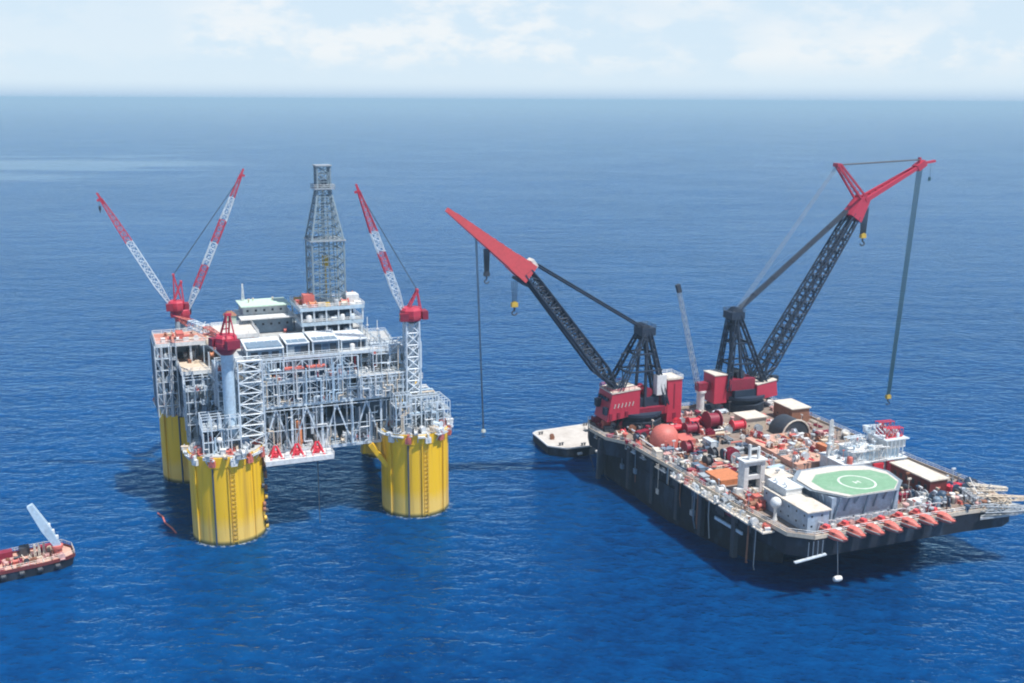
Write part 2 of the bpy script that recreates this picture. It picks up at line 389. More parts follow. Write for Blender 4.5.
EL, AZ = R(66), R(-30)
SUN = Vector((math.cos(AZ) * math.cos(EL), math.sin(AZ) * math.cos(EL), math.sin(EL)))
w = bpy.data.worlds.new('World'); scn.world = w; w.use_nodes = True
N, L = w.node_tree.nodes, w.node_tree.links
for n_ in list(N): N.remove(n_)
out = N.new('ShaderNodeOutputWorld'); bg = N.new('ShaderNodeBackground'); sky = N.new('ShaderNodeTexSky')
sky.sky_type = 'NISHITA'; sky.sun_disc = False; sky.sun_elevation = EL; sky.sun_rotation = math.atan2(SUN.x, SUN.y)
sky.altitude = 140; sky.air_density = 1.0; sky.dust_density = 0.0; sky.ozone_density = 2.0
bg.inputs['Strength'].default_value = .10; L.new(sky.outputs[0], bg.inputs['Color'])
tc = N.new('ShaderNodeTexCoord')
sep = N.new('ShaderNodeSeparateXYZ'); L.new(tc.outputs['Generated'], sep.inputs[0])
def sky_noise(scale, zs, detail, rough, loc):
    mp = N.new('ShaderNodeMapping'); mp.inputs['Scale'].default_value = (1, 1, zs); mp.inputs['Location'].default_value = loc; L.new(tc.outputs['Generated'], mp.inputs[0])
    t = N.new('ShaderNodeTexNoise'); t.inputs['Scale'].default_value = scale; t.inputs['Detail'].default_value = detail; t.inputs['Roughness'].default_value = rough
    L.new(mp.outputs[0], t.inputs['Vector']); return t.outputs['Fac']
def sky_range(v, a, b, c, d):
    t = N.new('ShaderNodeMapRange'); t.interpolation_type = 'SMOOTHSTEP'
    for k, x in zip(('From Min', 'From Max', 'To Min', 'To Max'), (a, b, c, d)): t.inputs[k].default_value = x
    L.new(v, t.inputs['Value']); return t.outputs[0]
def sky_mul(a, b, op='MULTIPLY'):
    t = N.new('ShaderNodeMath'); t.operation = op; L.new(a, t.inputs[0]); L.new(b, t.inputs[1]); return t.outputs[0]
puff = sky_mul(sky_range(sky_noise(13, 2.2, 8, .60, (3, 1, 0)), .43, .60, 0, 1), sky_range(sky_noise(4.5, 2.0, 3, .5, (0, 5, 2)), .34, .54, .25, 1))
puff = sky_mul(puff, sky_range(sep.outputs['Z'], .012, .045, 0, 1))
cc = N.new('ShaderNodeMix'); cc.data_type = 'RGBA'; L.new(puff, cc.inputs['Factor']); cc.inputs[6].default_value = (.68, .83, .965, 1); cc.inputs[7].default_value = (.88, .93, .975, 1)
lowc = N.new('ShaderNodeMix'); lowc.data_type = 'RGBA'; L.new(sky_range(sep.outputs['Z'], -.006, .016, 0, 1), lowc.inputs['Factor'])
lowc.inputs[6].default_value = (.34, .54, .80, 1); L.new(cc.outputs[2], lowc.inputs[7]); cc = lowc
veil = sky_range(sep.outputs['Z'], .05, .42, .93, .06)
cbg = N.new('ShaderNodeBackground'); cbg.inputs['Strength'].default_value = .80; L.new(cc.outputs[2], cbg.inputs['Color'])
ms = N.new('ShaderNodeMixShader'); L.new(veil, ms.inputs[0]); L.new(bg.outputs[0], ms.inputs[1]); L.new(cbg.outputs[0], ms.inputs[2])
L.new(ms.outputs[0], out.inputs['Surface'])

sl = bpy.data.lights.new('sun', 'SUN'); sl.energy = 4.7; sl.angle = R(.5); sl.color = (1, .965, .92)
so = bpy.data.objects.new('sun', sl); col.objects.link(so); so.rotation_euler = SUN.to_track_quat('Z', 'Y').to_euler(); so.location = (200, 0, 400)

cam = bpy.data.cameras.new('camera'); cam.sensor_width = 36; cam.lens = 1050 / 1024 * 36; cam.clip_start = 1; cam.clip_end = 150000
co = bpy.data.objects.new('camera', cam); col.objects.link(co)
pitch = math.atan((341.5 - 99.5) / 1050); roll = math.atan(5 / 1024)
co.matrix_world = Matrix.Translation((0, 0, 140)) @ Matrix.Rotation(math.pi / 2 - pitch, 4, 'X') @ Matrix.Rotation(roll, 4, 'Z')
scn.camera = co
scn.view_settings.view_transform = 'Standard'; scn.view_settings.look = 'None'; scn.view_settings.gamma = 1; scn.view_settings.exposure = 0.32
scn.cycles.filter_width = 2.0

# ================================================================== OIL PLATFORM (local axes: u along its front, v away from the camera)
plat = thing('oil_platform', TLP.w(0, 0), TLP.a, 'large floating oil platform with open grey decks on four yellow columns', 'oil platform')
COLS = [(-32, -29.6), (32, -29.6), (-37, 32.5), (40, 32)]
CT = 29.6
for cu, cv in COLS:
    b = MB(); n = 48
    b.lathe([(11.7, -28), (11.7, CT - 3.5), (11.85, CT - 3.4), (11.85, CT)], n, (cu, cv, 0))
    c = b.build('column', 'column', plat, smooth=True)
    for k, ang in enumerate((210, 243, 266, 308)):
        t = R(ang); r = 11.95; x, y = cu + r * math.cos(t), cv + r * math.sin(t)
        if k in (0, 3): MB().tube((x, y, -5), (x, y, CT + .4), .28, 6).build('riser_pipe', 'column', c)
        else: MB().box(x - .2, x + .2, y - .22, y + .22, -4, CT - 3.6, rz=t).build('fender_strip', 'deepblue' if k == 1 else 'column', c)
    b = MB(); t = R(272); x, y = cu + 11.9 * math.cos(t), cv + 11.9 * math.sin(t)
    for q in (-.7, .7): b.box(x + q - .08, x + q + .08, y - .2, y, 0.5, CT - 3.8)
    for k in range(16): b.box(x - .6, x + .75, y - .26, y - .1, 1.2 + k * 1.5, 1.42 + k * 1.5)
    b.build('ladder', 'yellowcrane', c)
    if (cu, cv) == COLS[0]:
        for k in range(16):
            t = R(342 + rng.uniform(-14, 12)); z = 2 + k * 1.65; r = 12.3
            MB().lathe([(.35, -.5), (.85, -.4), (.85, .4), (.35, .5)], 12, (cu + r * math.cos(t), cv + r * math.sin(t), z), 'x').build('tyre_fender', rng.choice(('rust', 'dark', 'rust', 'yellowcrane')), c, smooth=True)
    # lengths of walkway bracketed out round the column top
    m = 32; gap = rng.uniform(0, 6); b = None
    for i in range(m + 1):
        if i == m or math.sin(i * 1.9 + gap) > .1:
            if b: b.build('rim_walkway', 'white_steel', c)
            b = None; continue
        b = b or MB(); a0, a1 = 2 * math.pi * i / m, 2 * math.pi * (i + 1) / m
        q = [(cu + r * math.cos(a), cv + r * math.sin(a)) for r, a in ((11.6, a0), (13.2, a0), (13.2, a1), (11.6, a1))]
        b.prism(q, CT - .8, CT - .45); b.rail([(*q[1], CT - .5), (*q[2], CT - .5)], step=1.3, r=.09)
        b.beam((cu + 11.8 * math.cos(a0), cv + 11.8 * math.sin(a0), CT - 2.6), (cu + 13.1 * math.cos(a0), cv + 13.1 * math.sin(a0), CT - .8), .22, .22)
    # column-top deck equipment
    b = MB(); b.lathe([(11.5, CT), (11.5, CT + .4)], 40, (cu, cv, 0)); b.build('column_deck', 'platdeck', c)
    for i in range(46):
        a = R(rng.uniform(165, 375)); r = rng.uniform(6, 12.9)
        k = rng.choice(('locker', 'valve_skid', 'pump', 'cable_reel', 'winch'))
        eq(k, cu + r * math.cos(a), cv + r * math.sin(a), CT + .42 if r < 11.4 else CT - .44, rng.uniform(.9, 1.7), a).build(k, rng.choice(('white', 'white_steel', 'grey', 'salmon', 'beige', 'white', 'dark')), c, smooth=True)
    # mooring chain fairleads hung outside the rim
    for a in (215, 244, 275, 300, 330):
        t = R(a); x, y = cu + 12.5 * math.cos(t), cv + 12.5 * math.sin(t)
        b = MB().box(x - .5, x + .5, y - 1, y + 1, CT - 2.8, CT - .9, rz=t); b.box(x - .65, x + .65, y - .3, y + .3, CT - 2, CT + .4, rz=t)
        b.build('fairlead', 'white' if a % 2 else 'salmon', c)

def trap(v, e=0.0):   # half width of the deck at depth v: the rear columns stand wider apart
    return 31 + 8 * (v + 32) / 64 + e
def deck(name, z, th, v0, v1, e, mat, u0=None, u1=None, rails=True):
    poly = [(-trap(v0, e) if u0 is None else u0, v0), (trap(v0, e) if u1 is None else u1, v0), (trap(v1, e) if u1 is None else u1, v1), (-trap(v1, e) if u0 is None else u0, v1)]
    b = MB().prism(poly, z - th, z); o = b.build(name, mat, plat)
    g = MB(); inner = .35
    for i in range(4):      # white edge girder
        p, q = poly[i], poly[(i + 1) % 4]
        g.beam((p[0], p[1], z - th * .5 - .1), (q[0], q[1], z - th * .5 - .1), .4, th + .45)
    g.build('edge_girder', 'white_steel', o)
    if rails: MB().rail([(x, y, z) for x, y in poly], closed=True, step=2.6, r=.075).build('railing', 'white_steel', o)
    # floor joists seen from below and in the gaps
    j = MB(); y = v0 + 3
    while y < v1 - 1:
        t = (y - v0) / (v1 - v0); xl = poly[0][0] + (poly[3][0] - poly[0][0]) * t + .5; xr = poly[1][0] + (poly[2][0] - poly[1][0]) * t - .5
        j.box(xl, xr, y - .25, y + .25, z - th - 1.0, z - th - .003); y += 5
    j.build('joists', 'bluegrey', o)
    return o
deck('cellar_deck', 25.6, .6, -29, 30, 0, 'platdeck')
deck('production_deck', 41.3, .6, -29, 32, 0, 'platdeck')
deck('process_deck', 49.6, .5, -29, 34, 0, 'platdeck')
deck('weather_deck', 57.0, .5, -27, 30, -3, 'platdeck', u1=24)

def truss(p0, p1, z0, z1, bays, r, rd, name='truss', mat='white_steel', kind='A'):
    b = MB(); p0, p1 = Vector((*p0, 0)), Vector((*p1, 0))
    for i in range(bays + 1):
        c = p0.lerp(p1, i / bays); b.beam((c.x, c.y, z0), (c.x, c.y, z1), r, r)
        if i < bays:
            d = p0.lerp(p1, (i + 1) / bays); m = (c + d) / 2
            if kind == 'A':
                b.beam((c.x, c.y, z0), (m.x, m.y, z1), rd, rd); b.beam((d.x, d.y, z0), (m.x, m.y, z1), rd, rd)
            elif kind == 'X':
                b.beam((c.x, c.y, z0), (d.x, d.y, z1), rd, rd); b.beam((d.x, d.y, z0), (c.x, c.y, z1), rd, rd)
            else:
                if i % 2: b.beam((c.x, c.y, z0), (d.x, d.y, z1), rd, rd)
                else: b.beam((d.x, d.y, z0), (c.x, c.y, z1), rd, rd)
    return b.build(name, mat, plat)
# front and rear trusses of the deck box, the side trusses between the columns
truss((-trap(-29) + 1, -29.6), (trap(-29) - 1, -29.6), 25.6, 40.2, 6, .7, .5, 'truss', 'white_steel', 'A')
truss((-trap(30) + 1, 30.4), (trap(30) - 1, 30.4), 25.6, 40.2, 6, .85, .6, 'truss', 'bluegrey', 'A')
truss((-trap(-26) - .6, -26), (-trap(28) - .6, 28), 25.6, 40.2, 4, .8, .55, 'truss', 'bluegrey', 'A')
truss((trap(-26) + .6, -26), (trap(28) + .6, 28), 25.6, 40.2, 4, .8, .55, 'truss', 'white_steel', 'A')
truss((-trap(-29) + .6, -29.4), (13, -29.4), 41.3, 48.6, 7, .42, .24, 'truss', 'white_steel', 'Z')
truss((-trap(-29) + .6, -28.9), (13, -28.9), 49.6, 56.0, 7, .4, .2, 'truss', 'white_steel', 'Z')
truss((-trap(-20) - .8, -20), (-trap(26) - .8, 26), 41.3, 48.6, 5, .5, .3, 'truss', 'white_steel', 'Z')
truss((trap(-20) + .8, -20), (trap(26) + .8, 26), 41.3, 48.6, 5, .5, .3, 'truss', 'white_steel', 'X')
truss((13, -29.7), (trap(-29) - 1, -29.7), 41.3, 48.6, 3, .5, .3, 'truss', 'white_steel', 'X')
# posts that carry the deck box on the columns
for cu, cv in COLS:
    s = 1 if cu > 0 else -1
    for du, dv in ((-6, 4), (5, 4), (-6, 12 if cv < 0 else -9), (5, 12 if cv < 0 else -9)):
        MB().beam((cu + du, cv + dv, CT), (cu + du - s * 1.5, cv + dv, 40.6), 1.5, 1.5).build('deck_leg', 'bluegrey', plat)
# knee braces from the right front column up to the deck edge
for y in (-35, -27):
    MB().beam((21.4, y + 2, 17), (16.0, y + 4, 25.0), 1.6, 1.6).build('knee_brace', 'column', plat)
MB().hexa([(15.2, -22, 18.6), (18.8, -22, 18.6), (18.8, -19, 18.6), (15.2, -19, 18.6)], [(16.2, -22, 24.9), (20.8, -22, 24.9), (20.8, -19, 24.9), (16.2, -19, 24.9)]).build('brace_bracket', 'column', plat)

# machinery rooms and vessels filling the decks; dark room colours paint in shade
def room(u0, u1, v0, v1, z0, z1, mat, panels=True):
    o = MB().box(u0, u1, v0, v1, z0, z1).build('equipment_room', mat, plat)
    p = MB(); x = u0 + .8
    while panels and x < u1 - 1.6:
        w_ = rng.uniform(1.2, 2.6); hh = rng.uniform(.45, .85) * (z1 - z0)
        p.box(x, min(x + w_, u1 - .3), v0 - .12, v0 + .3, z0 + .1, z0 + hh); x += w_ + rng.uniform(.5, 2.2)
    if p.v: p.build('wall_panels', rng.choice(('dark', 'grey', 'deepblue', 'bluegrey')), o)
    y = v0 + 1
    q = MB()
    while y < v1 - 2:
        w_ = rng.uniform(1.5, 3.5); q.box(u0 - .12, u0 + .3, y, min(y + w_, v1 - .3), z0 + .2, z0 + rng.uniform(.4, .9) * (z1 - z0)); y += w_ + rng.uniform(.7, 2.5)
    if panels and q.v: q.build('wall_panels', rng.choice(('dark', 'grey', 'deepblue')), o)
    return o
room(-20, -9, -24, -10, 41.3, 48.4, 'bluegrey'); room(-7.5, 2, -25, -12, 41.3, 48.0, 'deepblue'); room(3.5, 12, -24, -8, 41.3, 48.3, 'bluegrey')
room(-20, -12, -22, -8, 49.6, 55.9, 'deepblue'); room(-10, -1, -24, -8, 49.6, 55.8, 'bluegrey'); room(.5, 11, -24.5, -8, 49.6, 56.0, 'paleblue')
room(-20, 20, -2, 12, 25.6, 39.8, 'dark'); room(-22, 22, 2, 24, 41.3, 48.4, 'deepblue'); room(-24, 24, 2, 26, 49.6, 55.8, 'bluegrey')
room(-43, -34, 14, 30, 28, 39.5, 'deepblue'); room(-42, -33, 10, 30, 41.3, 47.6, 'deepblue'); room(-43, -34, 14, 32, 49.6, 54.8, 'bluegrey')  # shade of the rear left face put into the dark wall colour
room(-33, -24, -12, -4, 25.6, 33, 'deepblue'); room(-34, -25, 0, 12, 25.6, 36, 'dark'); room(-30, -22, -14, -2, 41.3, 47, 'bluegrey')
room(16, 26, -18, -6, 25.6, 36, 'bluegrey'); room(14, 28, -16, 0, 41.3, 47.5, 'grey')
for k, (x, y, z, r, l, mt) in enumerate(((-14, -22, 28.2, 1.9, 8, 'grey'), (2, -24, 28.0, 1.7, 7, 'white'), (8, -21, 31.5, 1.6, 9, 'bluegrey'), (-16, -18, 33.5, 1.7, 9, 'paleblue'), (14, -24, 28.4, 2.0, 7, 'grey'), (-2, -17, 34.5, 1.8, 10, 'grey'), (18, -22, 44.0, 1.5, 8, 'white'), (22, -14, 50.8, 1.3, 9, 'white_steel'), (-28, -20, 43.2, 1.4, 6, 'white_steel'), (-35, 2, 43.0, 1.3, 6, 'paleblue'))):
    b = MB().lathe([(.1, -l / 2 - r * .5), (r * .7, -l / 2 - r * .3), (r, -l / 2), (r, l / 2), (r * .7, l / 2 + r * .3), (.1, l / 2 + r * .5)], 18, (x, y, z), 'x')
    for s in (-.6, .6): b.box(x + s * l / 2 - .2, x + s * l / 2 + .2, y - r * .8, y + r * .8, z - r - 1.0, z - r * .4)
    b.build('pressure_vessel', mt, plat, smooth=True)
room(-40, -34, -36, -30, 30.02, 34.5, 'deepblue'); room(-28.5, -25, -37, -33, 30.02, 33.5, 'deepblue'); room(-39, -27.5, -27, -21, 30.02, 36.5, 'deepblue')  # deep blue walls paint in the shadowed recess above the left front column
room(-40, -33, -8, 9, 41.32, 47.4, 'bluegrey'); room(-40, -32, -10, 6, 34.22, 39.9, 'deepblue'); room(-33, -24, -24, -15, 41.32, 47.2, 'bluegrey'); room(-33, -22, -24, -12, 49.62, 54.6, 'bluegrey')
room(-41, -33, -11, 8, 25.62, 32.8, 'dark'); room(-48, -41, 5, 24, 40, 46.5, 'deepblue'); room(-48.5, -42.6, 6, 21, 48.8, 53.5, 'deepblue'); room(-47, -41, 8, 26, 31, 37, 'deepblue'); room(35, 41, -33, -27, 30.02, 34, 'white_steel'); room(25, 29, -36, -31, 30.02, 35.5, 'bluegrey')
MB().lathe([(.1, 0), (1.1, 0), (1.1, 8.5), (.8, 9.2), (.1, 9.4)], 16, (-7.6, -27.4, 25.6)).build('separator_column', 'orange', plat, smooth=True)
MB().ball((8.8, -27, 27.5), 1.9).tube((8.8, -27, 25.6), (8.8, -27, 26.4), 1.2, 12).build('ball_tank', 'white', plat, smooth=True)
MB().lathe([(.1, 30), (2.6, 30), (2.6, 34), (2.2, 35.1), (.1, 35.5)], 20, (40.2, -24.5, 0)).build('domed_tank', 'white', plat, smooth=True)
MB().ball((-34.5, -37.5, 34.4), 1.0).tube((-34.5, -37.5, 30), (-34.5, -37.5, 33.6), .3, 8).build('satellite_dome', 'white', plat, smooth=True)

# riser porch with three red tensioner frames, hung out in front of the lower deck
o = MB().prism([(-20.5, -37.5), (2, -37.5), (2, -29.1), (-20.5, -29.1)], 24.2, 24.9).build('riser_porch', 'white', plat)
MB().rail([(-20.5, -29.5, 24.9), (-20.5, -37.4, 24.9), (2, -37.4, 24.9), (2, -29.5, 24.9)], step=2.2, r=.09).build('railing', 'white', o)
MB().box(-20.4, 1.9, -37.62, -37.45, 23.7, 25.3).build('toe_board', 'white', o)
for x in (-16.5, -9.5, -2.8):
    b = MB()
    for s in (-1, 1): b.beam((x + s * 1.9, -35.8, 24.9), (x + s * .3, -33.4, 28.9), .55, .55); b.beam((x + s * 1.9, -31.2, 24.9), (x + s * .3, -33.4, 28.9), .5, .5)
    b.beam((x - 1.2, -35, 26.4), (x + 1.2, -35, 26.4), .4, .4); b.lathe([(.9, 24.9), (.9, 27), (.5, 27.4)], 12, (x, -33.4, 0))
    b.build('riser_tensioner', 'red', o, smooth=True)
    MB().box(x + 2.6, x + 4.2, -36, -34.4, 24.9, 26.5).build('control_cabinet', 'white', o)
    MB().tube((x, -33.4, -20), (x, -33.4, 24.2), .16, 6).build('riser_pipe', 'wire', o) if x > -5 else None

# white lattice stair tower at the left front column
o = MB().lattice((-23.4, -31, 30), (-23.4, -31, 58.5), 7.6, 6, 7.6, 6, 8, .28, .16, side=(1, 0, 0)).build('stair_tower', 'white_steel', plat)
b = MB()
for k in range(8):
    z = 30.2 + k * 3.5; x0, x1 = (-27, -20) if k % 2 else (-20, -27)
    b.beam((x0, -33.0, z), (x1, -33.0, z + 3.3), 1.1, .35); b.box(-27.2, -19.6, -33.8, -31.0, z + 3.3, z + 3.5)
    b.beam((x0, -33.6, z + 1.1), (x1, -33.6, z + 4.4), .1, .1)
b.build('stair_flight', 'white', o)

# dense pipe racks on the right front corner
for (x0, x1, y0, y1, z0, z1) in ((13, 31, -31.5, -26, 41.6, 48.4), (15, 30, -25, -17, 49.9, 56.5), (29, 39, -35, -22, 30, 41), (26, 36, -24, -10, 41.6, 52), (30, 38, -6, 12, 41.6, 50)):
    b = MB(); n = 5
    for i in range(n + 1):
        x = x0 + (x1 - x0) * i / n
        for y in (y0, y1): b.beam((x, y, z0), (x, y, z1), .35, .35)
        for z in (z0 + (z1 - z0) * .45, z1): b.beam((x, y0, z), (x, y1, z), .3, .3)
    for y in (y0, y1):
        for z in (z0 + (z1 - z0) * .45, z1): b.beam((x0, y, z), (x1, y, z), .3, .3)
    o = b.build('pipe_rack', 'white_steel', plat)
    for lev in (.45, 1.0):
        z = z0 + (z1 - z0) * lev + .4
        for k in range(5):
            y = y0 + .5 + (y1 - y0 - 1) * k / 4; e = rng.uniform(-1.2, .6); zz = rng.uniform(0, .5)
            pts = [(x0 - .4, y, z + zz), (x1 + e, y, z + zz), (x1 + e, y, z + zz - rng.uniform(2, 4.5))]
            MB().path(pts, rng.uniform(.18, .34), 7).build('pipe_run', rng.choice(('white', 'white_steel', 'white_steel', 'grey', 'paleblue', 'beige')), o, smooth=True)
for k in range(34):
    x = rng.uniform(14, 36); y = rng.uniform(-30, -4); z = 57 if (x < 23 and y > -26) else (50 if (x < 30) else 49)
    h_ = rng.uniform(3, 8.5)
    MB().tube((x, y, z - 7), (x, y, z + h_), .2, 6, .14).box(x - .4, x + .4, y - .4, y + .4, z + h_ * .6, z + h_ * .6 + .3).build('vent_mast', rng.choice(('white', 'white_steel', 'grey', 'paleblue')), plat)
# vertical pipe runs over the whole front and the left side
for k in range(96):
    front = k < 66
    if front:
        x = rng.uniform(-20, 28); y = -28.3 + rng.uniform(-.2, 2.5); 
    else:
        y = rng.uniform(-20, 26); x = -trap(y) + rng.uniform(-.2, 2)
    z0, z1 = rng.choice(((25.6, 40.5), (41.3, 49), (41.3, 56), (49.6, 56.5), (30, 45)))
    e = rng.uniform(-5, 5)
    pts = [(x, y, z0), (x, y, (z0 + z1) / 2), (x + (e if front else 0), y + (0 if front else e), (z0 + z1) / 2), (x + (e if front else 0), y + (0 if front else e), z1)]
    MB().path(pts, rng.uniform(.16, .32), 6).build('process_pipe', rng.choice(('white', 'white_steel', 'grey', 'paleblue', 'bluegrey')), plat, smooth=True)
def steel_frame(u0, u1, v0, v1, z0, z1, nx, ny, nz, r=.16, mat='white_steel', diag=.5, floors=True, pipes=6):
    b = MB(); X = [u0 + (u1 - u0) * i / nx for i in range(nx + 1)]; Y = [v0 + (v1 - v0) * i / ny for i in range(ny + 1)]; Z = [z0 + (z1 - z0) * i / nz for i in range(nz + 1)]
    for x in X:
        for y in Y: b.beam((x, y, z0), (x, y, z1), r * 1.5, r * 1.5)
    for z in Z[1:]:
        for y in Y: b.beam((u0, y, z), (u1, y, z), r, r * 1.5)
        for x in X: b.beam((x, v0, z), (x, v1, z), r, r * 1.5)
    for k in range(nz):
        for i in range(nx):
            if rng.random() < diag: q = rng.choice((0, 1)); b.beam((X[i + q], v0, Z[k]), (X[i + 1 - q], v0, Z[k + 1]), r * .8, r * .8)
        for i in range(ny):
            if rng.random() < diag: q = rng.choice((0, 1)); b.beam((u0, Y[i + q], Z[k]), (u0, Y[i + 1 - q], Z[k + 1]), r * .8, r * .8)
    o = b.build('steel_frame', mat, plat)
    for z in Z[1:-1] if floors else ():
        MB().box(u0 + .1, u1 - .1, v0 + .1, v1 - .1, z - .12, z - .03).build('grating', 'grey', o)
        for k in range(4): eq(rng.choice(('locker', 'pump', 'valve_skid', 'cable_reel', 'tank')), rng.uniform(u0 + .8, u1 - .8), rng.uniform(v0 + .5, min(v1 - .5, v0 + 4)), z - .03, rng.uniform(.5, 1.1), rng.uniform(0, 3)).build('skid_unit', rng.choice(('white', 'white_steel', 'paleblue', 'grey', 'salmon', 'beige', 'deepblue', 'white')), o, smooth=True)
    for k in range(pipes):
        x = rng.uniform(u0, u1); y = rng.choice((v0 - .15, rng.uniform(v0, v1))); za, zb = sorted((rng.uniform(z0, z1), rng.uniform(z0, z1))); x2 = min(u1, max(u0, x + rng.uniform(-4, 4)))
        MB().path([(x, y, z0), (x, y, za), (x2, y, za), (x2, y, zb + .5)], rng.uniform(.12, .26), 6).build('pipe_run', rng.choice(('white', 'white_steel', 'paleblue', 'grey', 'beige', 'bluegrey')), o, smooth=True)
    return o
steel_frame(-20, 12.5, -30.4, -29.9, 41.3, 56.4, 6, 1, 4, .12, diag=.35, floors=False, pipes=30)
steel_frame(-20, 28, -30.6, -30.2, 26, 40, 8, 1, 2, .11, diag=.2, floors=False, pipes=26)
steel_frame(-39.5, -27.8, -37.5, -28.6, 30.1, 41.5, 4, 3, 3, .18, pipes=14)
steel_frame(-42.4, -33, -17, -9.5, 30.2, 49.5, 3, 2, 5, .17, pipes=12)
steel_frame(-50, -43, 2.2, 4.2, 32, 57, 3, 1, 6, .17, pipes=10)
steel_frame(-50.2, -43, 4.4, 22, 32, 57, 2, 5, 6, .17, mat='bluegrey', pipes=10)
steel_frame(-33, -24.5, -28.5, -22, 41.4, 57.5, 3, 2, 5, .17, pipes=12)
steel_frame(23.5, 29, -37, -30.5, 30.1, 43, 3, 2, 3, .16, pipes=10)
steel_frame(34, 43, -36, -24, 30.1, 39, 4, 4, 3, .16, pipes=12)
steel_frame(18, 35, -29.5, -20, 49.8, 59, 6, 3, 3, .15, pipes=20)
steel_frame(13.5, 30, -31.9, -30.4, 41.6, 49.6, 7, 1, 3, .14, floors=False, pipes=20)
KIT = ('locker', 'pump', 'valve_skid', 'cable_reel', 'tank', 'winch', 'ventilator')
PM = ('white', 'white_steel', 'grey', 'paleblue', 'white', 'bluegrey', 'beige', 'salmon')
clutter(plat, 95, (-20, 27, -28.6, -22), 25.6, KIT, PM, .7, 1.5)
clutter(plat, 40, (-36, -28, -18, 12), 25.6, KIT, PM + ('dark',), .7, 1.5)
clutter(plat, 80, (-20, 30, -28.6, -25.4), 41.3, KIT, PM, .6, 1.2)
clutter(plat, 70, (-20, 12, -28.6, -25), 49.6, KIT, PM, .6, 1.2)
clutter(plat, 80, (12, 32, -28.5, -5), 49.6, KIT + ('vent_stack', 'pipe_bundle'), PM + ('red',), .7, 1.5)
clutter(plat, 55, (-34, 21, -26, 28), 57.0, KIT + ('vent_stack', 'pipe_bundle', 'floodlight_mast'), PM + ('orange',), .6, 1.3, avoid=((-24, 10, -28, -13), (-22, 2, 12, 30), (-3, 24, -6, 22)))
clutter(plat, 36, (-38, -28, -26, 20), 41.3, KIT, PM, .6, 1.3)

# side decks on the left: beige laydown deck and the red-topped deck at the rear corner
def side_deck(name, u0, u1, v0, v1, z, mat, posts):
    o = MB().box(u0, u1, v0, v1, z - .5, z).build(name, mat, plat)
    g = MB()
    for p, q in (((u0, v0), (u1, v0)), ((u1, v0), (u1, v1)), ((u1, v1), (u0, v1)), ((u0, v1), (u0, v0))): g.beam((*p, z - .45), (*q, z - .45), .45, 1.3)
    g.build('edge_girder', 'white', o)
    MB().rail([(u0, v0, z), (u1, v0, z), (u1, v1, z), (u0, v1, z)], closed=True, r=.08).build('railing', 'white', o)
    for x, y, zb in posts: MB().beam((x, y, zb), (x, y, z - .5), .7, .7).build('post', 'white_steel', o)
    return o
side_deck('laydown_deck', -42.5, -21.5, -9, 18, 50.3, 'beige', ((-41.8, -8.2, 25.6), (-32, -8.2, 25.6), (-41.8, 8, 30)))
side_deck('pipe_deck', -49.5, -24, 4, 22, 57.6, 'reddeck', ((-49, 5, 33), (-49, 21, 33), (-38, 5, 50), (-49, 13, 33)))
side_deck('cellar_walkway', -42, -31, -14, 10, 34.2, 'platdeck', ((-41.5, -13.5, 25.6),))
side_deck('mezzanine_deck', -41.6, -31, -12, 14, 41.0, 'platdeck', ((-41, -11.5, 34.2),))
side_deck('pallet_deck', -30, -16, -6, 12, 61.0, 'helirim', ((-29.5, -5.5, 57), (-16.5, -5.5, 57), (-16.5, 11.5, 57)))
clutter(plat, 26, (-48, -26, 5, 21), 57.6, ('locker', 'pipe_bundle', 'cable_reel', 'pump'), ('salmon', 'rust', 'beige', 'white', 'orange', 'reddeck'), .7, 1.4)
clutter(plat, 18, (-41, -23, -8, 16), 50.3, ('locker', 'pipe_bundle', 'cable_reel'), ('beige', 'cream', 'rust', 'white', 'dark'), .7, 1.4)
clutter(plat, 22, (-41, -32, -13, 10), 34.2, KIT, PM + ('dark',), .6, 1.3)

# equipment modules standing on the weather deck
def module(u0, u1, v0, v1, z0, z1, label, pitch=0.0, leg=1.6):
    t = thing('equipment_module', TLP.w((u0 + u1) / 2, (v0 + v1) / 2, z0), TLP.a, label, 'module', 'pale roofed equipment modules along the front of the platform')
    a, c = (u1 - u0) / 2, (v1 - v0) / 2; h_ = z1 - z0
    MB().box(-a + .6, a - .6, -c + .8, c - .6, .2, h_ - .3).build('wall', 'bluegrey', t)
    b = MB(); b.hexa([(-a, -c, h_ - .3 - pitch), (a, -c, h_ - .3 - pitch), (a, c, h_ - .3), (-a, c, h_ - .3)], [(-a, -c, h_ - pitch), (a, -c, h_ - pitch), (a, c, h_), (-a, c, h_)])
    r_ = b.build('roof', 'roofwhite', t)
    s = MB(); x = -a + 2.2
    while x < a - 1:
        s.beam((x, -c + .1, h_ - pitch + .06), (x, c - .1, h_ + .06), .14, .12); x += 2.4
    s.build('roof_ribs', 'white', r_)
    for x in (-a * .55, 0, a * .55):
        MB().box(x - 1.1, x + 1.1, -c + .68, -c + .85, .4, h_ - 1.2 - pitch).build('door', rng.choice(('dark', 'deepblue', 'grey')), t)
    for x in (-a + .3, a - .3):
        for y in (-c + .3, c - .3): MB().beam((x, y, 0), (x, y, h_ - .35 - (pitch if y < 0 else 0)), .4, .4).build('post', 'white_steel', t)
    return t
module(-23.5, -11.2, -27.5, -14, 57.02, 61.4, 'widest pale sloping module roof, just right of the left front red crane house', .9)
module(-10.4, -2.6, -26.5, -13, 57.02, 61.8, 'narrowest pale module roof, between the widest sloping roof and the derrick front', .5)
module(-1.9, 7.4, -26.8, -13, 57.02, 62.0, 'pale module roof in front of the derrick base, middle of the platform front', .5)
module(8.2, 17.5, -24.5, -11, 57.02, 61.0, 'pale module roof farthest right, beside the masts and right front crane tower', .3)
